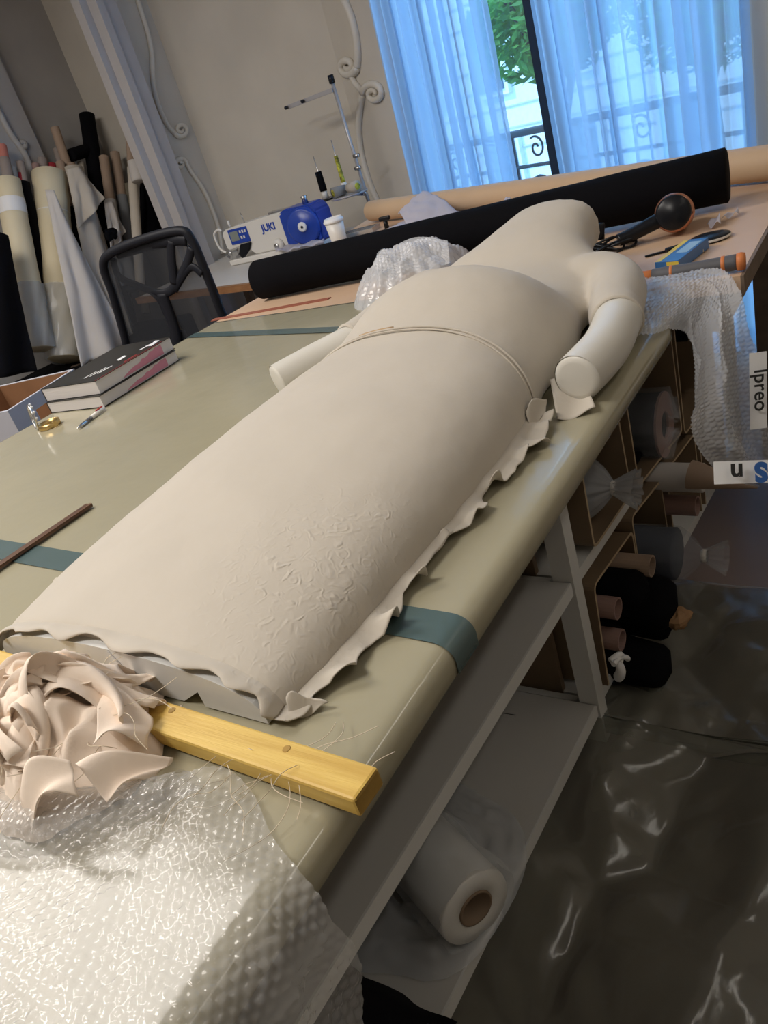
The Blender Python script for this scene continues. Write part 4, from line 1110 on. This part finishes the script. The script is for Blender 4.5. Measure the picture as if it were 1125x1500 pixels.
# crate beside the left edge
cr = thing('wooden_crate', 'pale painted crate with brown inside and hand hole left of the table', 'crate')
q = [atz(-60, 632, .90), atz(8, 603, .90), atz(112, 545, .90), atz(0, 560, .90)]
c0 = atz(11, 602, .86); ce = atz(109, 540, .86); LC = (ce - c0).length; exc = (ce - c0).normalized(); eyc = EZz.cross(exc)
Tc = basis((c0.x, c0.y, .61), exc, eyc)
def slab(nm, x0, x1, y0, y1, z0, z1, m): return box(nm, x0, x1, y0, y1, z0, z1, m, cr, 0, Tc)
zt = .25
slab('base', 0, LC, 0, .40, 0, .012, box_in)
for (y0, y1) in ((0, .012), (.388, .40)):
    slab('side', 0, LC, y0, y1, .012, .14, box_wht); s_ = slab('side_top', 0, .12, y0, y1, .14, zt, box_wht); slab('side_top', LC - .12, LC, y0, y1, .14, zt, box_wht)
    slab('side_rail', .12, LC - .12, y0, y1, .20, zt, box_wht)
for (x0, x1) in ((0, .012), (LC - .012, LC)):
    slab('end', x0, x1, .012, .388, .012, .14, box_wht); slab('end_top', x0, x1, .012, .13, .14, zt, box_wht); slab('end_top', x0, x1, .25, .388, .14, zt, box_wht)
    slab('end_rail', x0, x1, .13, .25, .20, zt, box_wht)
slab('lining', .0125, .0145, .013, .387, .013, .13, box_in); slab('lining', LC - .015, LC - .0125, .013, .387, .013, zt - .002, box_in); slab('lining', .0125, LC - .0125, .385, .3875, .013, zt - .002, box_in)
sd = thing('crate_stool', 'plain dark stool carrying the pale crate', 'stool')
Ts = basis((c0.x, c0.y, 0), exc, eyc)
box('seat', .02, LC - .02, .02, .38, .58, .608, chair_pl, sd, 0, Ts)
for x in (.05, LC - .08):
    for y in (.05, .32): box('leg', x, x + .03, y, y + .03, 0, .58, chair_pl, sd, 0, Ts)
# ------------------------------------------------------------------ office chair
ch = thing('office_chair', 'black mesh backed office chair behind the stack of books', 'chair')
YCH = 2.28
def cpt(px, py): return aty(px, py, YCH + (px - 230) * .0006)
outer = [cpt(*p) for p in ((160, 372), (205, 352), (262, 338), (280, 350), (300, 395), (322, 452), (330, 480), (310, 520), (230, 545), (196, 545), (182, 490), (165, 430), (152, 392))]
Po = smoothpath(outer, 5, True)
tube('back_frame', Po, .019, chair_pl, ch, 8, True)
inner_r = []
def rib(pts, r, nm='back_rib'):
    P_ = smoothpath([cpt(*p) for p in pts], 5); n_ = len(P_)
    v, f = tube_g(P_, r, 8); 
    mk(nm, [Vector((a.x, (a.y - YCH) * .45 + YCH + .006, a.z)) for a in v], f, chair_pl, ch, True)
rib([(158, 382), (168, 408), (200, 421), (236, 430), (256, 420), (276, 385), (283, 362)], .019)
rib([(236, 430), (246, 455), (258, 490), (262, 530)], .032)
rib([(180, 428), (205, 422), (230, 438), (243, 462)], .016)
rib([(256, 424), (280, 390), (300, 400)], .018)
rib([(250, 352), (252, 385), (256, 415)], .024)
rib([(164, 375), (210, 362), (255, 352), (275, 352)], .022)
cen = sum((p for p in Po), Vector()) / len(Po)
v = [cen] + Po; n_ = len(Po)
mk('back_mesh', v, [(0, 1 + i, 1 + (i + 1) % n_) for i in range(n_)], mesh_m, ch)
cs = Vector((cen.x + .03, cen.y - .22, 0))
def rect_round(w, d, z0, z1, c):
    pts = []; r = .07
    for (sx, sy, a0) in ((1, 1, 0), (-1, 1, PI/2), (-1, -1, PI), (1, -1, 1.5*PI)):
        for k in range(5):
            a = a0 + PI/2*k/4; pts.append((c.x + sx*(w/2 - r) + r*math.cos(a), c.y + sy*(d/2 - r) + r*math.sin(a)))
    return prism('seat', pts, z0, z1, chair_pl, ch)
rect_round(.46, .44, .46, .53, cs)
tube('back_support', smoothpath([Vector((cen.x, cen.y + .03, .80)), Vector((cen.x, cen.y + .05, .60)), Vector((cen.x, cen.y, .45)), Vector((cs.x, cs.y + .05, .44))], 5), .018, chair_pl, ch)
tube('gas_column', [cs + EZz * .46, cs + EZz * .09], .025, plas_blk, ch, 12)
for k in range(5):
    a = k * 2 * PI / 5; e = cs + Vector((.27 * math.cos(a), .27 * math.sin(a), .075))
    lg = tube('leg', [cs + EZz * .10, e], [.022, .013], plas_blk, ch, 8)
    lathe('caster', [(0, -.012), (.026, -.012), (.026, .012), (0, .012)], plas_blk, lg, 14, axisT(e - EZz * .048, (math.sin(a), -math.cos(a), 0)))

# ------------------------------------------------------------------ sewing table and machine
st_ = thing('sewing_table', 'white topped sewing table with wooden front edge by the far wall', 'table')
poly = [(-4.35, 3.50), (-3.12, 3.30), (-3.00, 3.40), (-3.00, 4.50), (-4.35, 4.50)]
prism('top', poly, .722, .75, desk_top, st_)
prism('wood_edge', [(-4.36, 3.47), (-3.11, 3.268), (-3.11, 3.300), (-4.36, 3.502)], .712, .751, wood_desk, st_)
for (x, y) in ((-4.25, 3.6), (-3.2, 3.45), (-4.25, 4.4), (-3.06, 4.4)):
    box('leg', x - .025, x + .025, y - .025, y + .025, 0, .722, board_edge, st_)
sm = thing('sewing_machine', 'white industrial sewing machine with blue hand wheel end', 'sewing machine')
SMy = 4.02
A_ = aty(352, 388, SMy); B_ = aty(487, 352, SMy)
mb0 = Vector((A_.x, SMy, .752)); Lm = .62
exm = Vector((1, .0, 0)); sc_m = 1.0
Tm = Matrix.Translation(mb0)
LM = B_.x - A_.x
def sb(nm, x0, x1, y0, y1, z0, z1, m, bev=.006, par=sm): return box(nm, x0, x1, y0, y1, z0, z1, m, par, bev, Tm)
zA = aty(395, 322, SMy).z - .752; HM = zA * 1.17
print('machine', A_, B_, LM, HM)
sb('bed', 0, LM, -.09, .09, 0, .035, white_pl)
arm_prof = [(.0, HM*.42), (.03, HM*.36), (.16, HM*.42), (.19, HM*.30), (.24, .034), (LM*.68, .034), (LM*.68, HM*1.0), (LM*.5, HM*.98), (.14, HM*.93), (.03, HM*.90), (.0, HM*.8)]
def extr(nm, prof, y0, y1, m, par, bev=.008):
    bm = bmesh.new(); a = [bm.verts.new((x, y0, z)) for x, z in prof]; b = [bm.verts.new((x, y1, z)) for x, z in prof]; n = len(prof)
    bm.faces.new(a); bm.faces.new(b[::-1])
    for i in range(n): bm.faces.new((a[i], b[i], b[(i+1) % n], a[(i+1) % n]))
    bmesh.ops.recalc_face_normals(bm, faces=bm.faces[:])
    if bev: bmesh.ops.bevel(bm, geom=bm.edges[:], offset=bev, segments=2, affect='EDGES')
    bmesh.ops.transform(bm, matrix=Tm, verts=bm.verts)
    me = bpy.data.meshes.new(nm); bm.to_mesh(me); bm.free(); return link(nm, me, m, par)
extr('arm', arm_prof, -.07, .07, white_pl, sm)
extr('blue_end', [(LM*.64, .034), (LM*.98, .034), (LM, HM*.2), (LM, HM*.85), (LM*.95, HM*1.02), (LM*.70, HM*1.04), (LM*.64, HM*.95)], -.08, .08, blue_pl, sm, .012)
wh = lathe('hand_wheel', [(0, .0), (.10, .0), (.108, .01), (.108, .03), (.094, .038), (.03, .036), (.028, .042), (0, .042)], blue_pl, sm, 36, Tm @ axisT((LM * .87, -.082, HM * .58), (.25, -1, 0)))
lathe('wheel_hub', [(0, .043), (.028, .043), (.030, .047), (.020, .050), (0, .050)], white_print, wh, 20, Tm @ axisT((LM * .87, -.082, HM * .58), (.25, -1, 0)))
lathe('hub_bolt', [(0, .051), (.008, .051), (.008, .0535), (0, .0535)], plas_blk, wh, 12, Tm @ axisT((LM * .87, -.082, HM * .58), (.25, -1, 0)))
pn_ = sb('control_panel', .065, .235, -.0765, -.07, HM*.50, HM*.88, blue_pl, .002)
box('screen', .078, .150, -.079, -.0765, HM*.58, HM*.82, screen_m, pn_, .001, Tm)
for (x, z) in ((.172, .78), (.195, .78), (.172, .64), (.195, .64), (.218, .78)):
    box('button', x - .007, x + .007, -.079, -.0765, HM*z - .009, HM*z + .009, white_pl, pn_, .001, Tm)
text('maker_lettering', 'JUKI', .062, blue_pl, Tm @ basis((LM * .505, -.0715, HM * .72), (1, 0, .0), (0, 0, 1)), sm, bold=.0022)
dl = lathe('stitch_dial', [(0, 0), (.038, 0), (.040, .012), (.032, .03), (0, .03)], white_pl, sm, 28, Tm @ axisT((LM * .56, -.07, HM * .26), (0, -1, 0)))
lathe('dial_bolt', [(0, .031), (.016, .031), (.016, .038), (0, .038)], chrome, dl, 16, Tm @ axisT((LM * .56, -.07, HM * .26), (0, -1, 0)))
extr('face_guard', [(.10, HM*.05 + .05), (.14, HM*.48), (.24, HM*.48), (.20, HM*.12 + .04), (.12, HM*.10)], -.085, -.072, plas_blk, sm, .004)
tube('needle_bar', [Tm @ Vector((.05, -.03, HM*.45)), Tm @ Vector((.05, -.03, .05))], .006, chrome, sm, 8)
box('presser_foot', .035, .065, -.05, -.01, .036, .05, chrome, sm, 0, Tm)
tube('take_up_guard', smoothpath([Tm @ Vector(p) for p in ((-.01, -.075, HM*.35), (-.05, -.08, HM*.5), (-.055, -.08, HM*.85), (-.01, -.075, HM*.95), (.01, -.07, HM*.9))], 5), .008, white_pl, sm, 8)
tube('tension_spring', smoothpath([Tm @ Vector(p) for p in ((.01, -.08, HM*.3), (.04, -.09, HM*.35), (.03, -.09, HM*.2), (.0, -.08, HM*.25))], 4), .009, chrome, sm, 8)
tube('thread_post', [Tm @ Vector((.03, 0, HM*.9)), Tm @ Vector((.03, 0, HM*1.08))], .008, white_pl, sm, 8)
tube('thread_pin', [Tm @ Vector((.17, 0, HM*.92)), Tm @ Vector((.16, 0, HM*1.2))], .003, chrome, sm, 6)
sb('winder', LM*.50, LM*.72, -.03, .03, HM*.97, HM*1.04, chrome, .004)
lathe('winder_knob', [(0, 0), (.02, 0), (.016, .03), (.022, .045), (0, .05)], chrome, sm, 14, Tm @ Matrix.Translation((LM * .86, 0, HM*1.02)))
bx_ = thing('tissue_packet', 'pale blue crumpled cloth lying at the foot of the blue machine end', 'cloth')
sheet('cloth', lambda u, v: Vector(atz(405 + 70 * u, 372 - 14 * u - 10 * v, .79)) + Vector((0, 0, .02 * nz(u * 6, v * 4) + .01)), 20, 8, tissue, bx_, thick=.002)
# thread stand
ts = thing('thread_stand', 'grey metal thread stand pole with arm behind the sewing machine', 'thread stand')
Yt = 4.30
pz = aty(548, 320, Yt); top = aty(487, 122, Yt)
pole_x = (aty(545, 310, Yt).x + top.x) / 2
base = Vector((aty(552, 335, Yt).x, Yt, .75)); tp_ = Vector((top.x, Yt, top.z))
tube('pole', [base, tp_], .011, mat('grey_steel', (.42, .41, .42), .35, metal=.3), ts, 12)
lathe('pole_cap', [(0, 0), (.018, 0), (.018, .045), (0, .045)], plas_blk, ts, 14, Matrix.Translation(tp_))
for pth in ([(487, 132), (422, 157)],):
    a, b = aty(*pth[0], Yt - .02), aty(*pth[1], Yt - .02); d = (b - a)
    Tb = basis(a, d, EZz); ar = box('guide_arm', 0, d.length, -.012, .012, -.004, .004, MATS['grey_steel'], ts, .002, Tb)
    for t in (.62, 1.0): lathe('thread_eye', [(0, 0), (.010, 0), (.010, .016), (.004, .018), (0, .018)], plas_blk, ar, 12, axisT(a + d * t + Vector((0, -.012, 0)), (0, -1, 0)))
for px, py in ((522, 228), (524, 246), (533, 283)):
    p = aty(px, py, Yt - .02); lathe('clamp', [(0, -.02), (.012, -.02), (.012, .02), (0, .02)], chrome, ts, 12, axisT(p, (1, 0, 0)))
c1 = aty(512, 285, Yt - .1); c2 = aty(478, 292, Yt - .12)
gs = MATS['grey_steel']
tube('spool_arm', [aty(535, 285, Yt), c1, c2], .007, gs, ts, 8)
for c, r in ((c1, .115), (c2, .07)):
    v, f = lathe_g([(0, -.006), (r, -.006), (r * 1.03, .002), (r, .006), (0, 0)], 30, Matrix.Translation(c)); mk('spool_tray', v, f, [gs if r > .1 else plas_blk], ts, True)
def spool(label, c, h, r, m, lean=0, cat='thread spool', cone=None):
    t = thing('thread_spool', label, cat, c, 0)
    tube('spindle', [(0, 0, 0), (0, 0, h + .09)], .0025, chrome, t, 6)
    lathe('base_cone', [(0, 0), (.022, 0), (.018, .045), (0, .045)], white_pl, t, 16)
    lathe('thread', [(0, .045), (r, .045), (r * 1.05, .06), (r * .95, h), (0, h)], m, t, 16); return t
spool('black thread spool standing on the small left tray', c2 + EZz * .006, .16, .022, black_fab)
spool('yellow and black thread spool standing upright on the grey tray', aty(506, 278, Yt - .08), .20, .013, mat('yellow_thread', (.62, .60, .06), .6, noise_amt=.9, nscale=40))
def lying(label, px, py, m, m2, d):
    c = aty(px, py, Yt - .14); t = thing('thread_cone', label, 'thread spool')
    lathe('thread', [(0, -.045), (.034, -.045), (.026, .045), (0, .045)], m, t, 18, axisT(c, d)); lathe('cone_end', [(0, -.0465), (.020, -.0465), (.020, -.045)], m2, t, 16, axisT(c, d))
lying('grey thread cone lying left on the grey tray', 497, 280, grey_fab, MATS['yellow_thread'], (.5, .9, 0))
lying('cream thread cone lying right on the grey tray', 517, 274, linen, MATS['yellow_thread'], (-.9, .3, 0))

# ------------------------------------------------------------------ fabric rolls leaning in the niche
XR = -5.0
def pxw(p, w):     # pixel width to radius at that point
    return w / 2 / FPX * (Vector(p) - CAM).dot(fwd)
def nroll(label, t, b, w, m, xt=-5.12, xb=-4.92, tubem=None, name='fabric_roll', cat='fabric roll', core=0, cloth_from=0.0, m2=None, wob=.02):
    a = atx(t[0], t[1], xt); c = atx(b[0], b[1], xb); r = pxw((a + c) / 2, w); root = thing(name, label, cat)
    d = (a - c).normalized()
    if cloth_from:
        q = a.lerp(c, cloth_from)
        hollow('tube', q, a, r, r * .82, m, root, 18)
        disc_roll('wound_cloth', c, q, r * 1.18, m2, root, 20, wob)
    elif name == 'cardboard_tube': hollow('tube_wall', c, a, r, r * .82, m, root, 18)
    else:
        disc_roll('wound_cloth', c, a, r, m, root, 26, wob)
        if core: hollow('tube', a - d * .05, a + d * core, r * .45, r * .36, card, root, 14)
    return root, a, c, r
r_, a, c, r = nroll('cream foam roll with a white paper band, leftmost in the niche', (10, 264), (59, 512), 38, cream_foam)
d = (a - c).normalized(); q = a.lerp(c, .12)
lathe('paper_band', [(r * 1.03, 0), (r * 1.03, -.10)], white_print, r_, 26, axisT(q, d))
def sleeve(root, a, c, r, f0, f1):
    def fn(u, v):
        an = u * 2 * PI; p = a.lerp(c, f0 + (f1 - f0) * v); T = axisT(p, a - c)
        rr = r * (1.12 + .10 * crumple(u * 9, v * 5, 2) + .05 * math.sin(an * 7 + v * 9))
        return T @ Vector((rr * math.cos(an), rr * math.sin(an), 0))
    sheet('plastic_sleeve', fn, 48, 24, film_hazy, root)
sleeve(r_, a, c, r, .62, 1.0)
r_, a, c, r = nroll('thick cream foam roll with plastic sleeve at its foot', (72, 254), (97, 527), 49, cream_foam, core=0)
sleeve(r_, a, c, r, .62, 1.0); lathe('thread_tie', [(r * 1.01, 0), (r * 1.01, -.006)], white_pl, r_, 26, axisT(a.lerp(c, .22), a - c))
nroll('cream fabric roll whose loose corner flaps out', (105, 246), (185, 500), 30, linen, -5.18, -4.98, core=.03)
r_, a, c, r = nroll('tall black fabric roll rising above all the others', (127, 168), (172, 470), 22, black_fab, -5.28, -5.1)
r_, a, c, r = nroll('bare cardboard tube with white fabric wound below', (152, 230), (176, 390), 14, card, -5.15, -4.98, cloth_from=.40, m2=white_fab)
tube('black_bow', smoothpath([atx(155, 340, -4.85), atx(168, 338, -4.83), atx(160, 350, -4.83), atx(158, 342, -4.83), atx(170, 347, -4.83)], 5), .02, black_fab, r_, 8)
nroll('bare cardboard tube with grey fabric wound below', (168, 224), (200, 420), 14, card, -5.16, -5.0, cloth_from=.32, m2=grey_fab)
nroll('cardboard tube with white cloth wound near its top', (190, 202), (206, 420), 12, card, -4.80, -4.72, cloth_from=.2, m2=linen)
nroll('short white fabric roll against the tube beside the beam', (196, 236), (203, 266), 19, white_fab, -4.72, -4.70)
nroll('brown cardboard tube leaning above the cream flap', (80, 187), (108, 270), 13, card, -5.25, -5.2, name='cardboard_tube', cat='tube')
nroll('dull cardboard tube lower left of the tall leaning tube', (82, 218), (98, 270), 9, taupe, -5.27, -5.22, name='cardboard_tube', cat='tube')
nroll('pale cardboard tube behind the thick cream roll', (88, 238), (100, 300), 13, card, -5.2, -5.15, name='cardboard_tube', cat='tube')
nroll('tube with salmon pink end at the left edge of the niche', (3, 214), (20, 300), 13, pink_cl, -5.25, -5.1, cloth_from=.22, m2=taupe)
nroll('grey tube end behind the leftmost cream roll', (18, 246), (30, 330), 13, grey_fab, -5.2, -5.1)
nroll('taupe tube behind the black roll at the left', (30, 238), (45, 330), 12, taupe, -5.22, -5.12)
nroll('dull pink tube behind the thick cream roll', (62, 232), (72, 330), 14, taupe, -5.26, -5.2)
nroll('grey brown tube behind the thick cream roll, shorter one', (52, 240), (64, 330), 11, pink_card, -5.24, -5.18)
nroll('thin red fabric roll between the tubes', (76, 240), (84, 330), 12, red_cl, -5.24, -5.2)
nroll('small dark red roll beside the grey tube end', (29, 254), (36, 330), 8, red_cl, -5.2, -5.12)
nroll('pale tube end beside the tall black roll', (118, 238), (124, 300), 10, linen, -5.26, -5.2)
nroll('black fabric roll between the two cream foam rolls', (30, 268), (84, 520), 26, black_fab, -5.15, -5.0)
nroll('black fabric roll between the thick cream roll and the flapped roll', (97, 268), (150, 520), 26, black_fab, -5.25, -5.1)
nroll('black fabric roll behind the white wound tube', (140, 260), (200, 520), 24, black_fab, -5.26, -5.15)
nroll('pinkish tube under the thick cream roll top', (96, 250), (106, 330), 12, card, -5.24, -5.2)
nroll('dark folded bolt beside the tall black roll', (103, 228), (128, 220), 18, black_fab, -5.22, -5.26)
nroll('olive grey roll behind the chair back', (186, 270), (214, 460), 13, mat('olive_cloth', (.16, .14, .10), .8), -5.1, -5.0)
def drape(label, pts, m, xs, sag=.03, name='draped_cloth'):
    c = [atx(p[0], p[1], x) for p, x in zip(pts, xs)]
    def fn(u, v):
        p = c[0].lerp(c[1], u).lerp(c[3].lerp(c[2], u), v)
        return p + Vector((sag * math.sin(u * PI) + .03 * math.sin(u * 11 + v * 2) * v + .01 * nz(u * 4, v * 4, 3), .02 * math.sin(u * 9) * v, 0))
    o = sheet(name, fn, 40, 30, m, None, thick=.003); tag(o, label, 'cloth'); return o
drape('long pale cloth hanging from the thick cream roll to the floor', [(66, 278), (78, 284), (190, 505), (116, 540)], white_fab, (-4.86, -4.86, -4.72, -4.72), .05)
drape('cream cloth corner flapping from the roll beside it', [(97, 247), (118, 245), (151, 291), (111, 337)], linen, (-4.98, -4.98, -4.88, -4.88), .05)
drape('cream cloth hanging from the flapped roll down to the chair', [(112, 330), (138, 300), (192, 490), (150, 520)], linen, (-4.93, -4.95, -4.80, -4.80), .04)
drape('small white cloth gathered under the black bow', [(152, 296), (166, 296), (182, 340), (160, 372)], white_fab, (-4.93, -4.93, -4.90, -4.90), .03)
drape('grey crumpled cloth hanging behind the chair back', [(160, 370), (190, 360), (205, 410), (175, 420)], grey_fab, (-4.95, -4.97, -4.9, -4.9), .05)
drape('black cone shaped cloth hanging beside the painted beam', [(205, 246), (209, 246), (248, 350), (202, 362)], black_fab, (-4.98, -4.98, -4.85, -4.85), .04)
drape('white strip of cloth beside the black hanging cloth', [(196, 270), (205, 268), (203, 330), (200, 332)], white_fab, (-4.94, -4.94, -4.93, -4.93), .01)
# black covered bench under the rolls
bn = thing('draped_bench', 'low bench under a black cloth carrying the leaning rolls', 'bench')
box('top', -5.32, -4.62, 1.4, 4.05, .40, .44, board_edge, bn)
for y in (1.5, 3.95):
    for x in (-5.28, -4.70): box('leg', x, x + .05, y - .05, y, 0, .40, board_edge, bn)
def bf(u, v):
    y = 1.38 + 2.7 * u; s = v * 1.15
    z = .448 + .02 * nz(u * 12, v * 4, 3); x = -5.30 + s
    if x > -4.58: z -= (x + 4.58); x = -4.58 + .03 * math.sin(u * 40) * (x + 4.58) * 2
    return (x, y, max(.01, z))
sheet('black_cloth', bf, 120, 30, black_fab, bn)
drape('black cloth bundle hanging at the left end of the niche', [(-60, 330), (12, 345), (52, 545), (-60, 560)], black_fab, (-4.9, -4.8, -4.62, -4.62), .05)
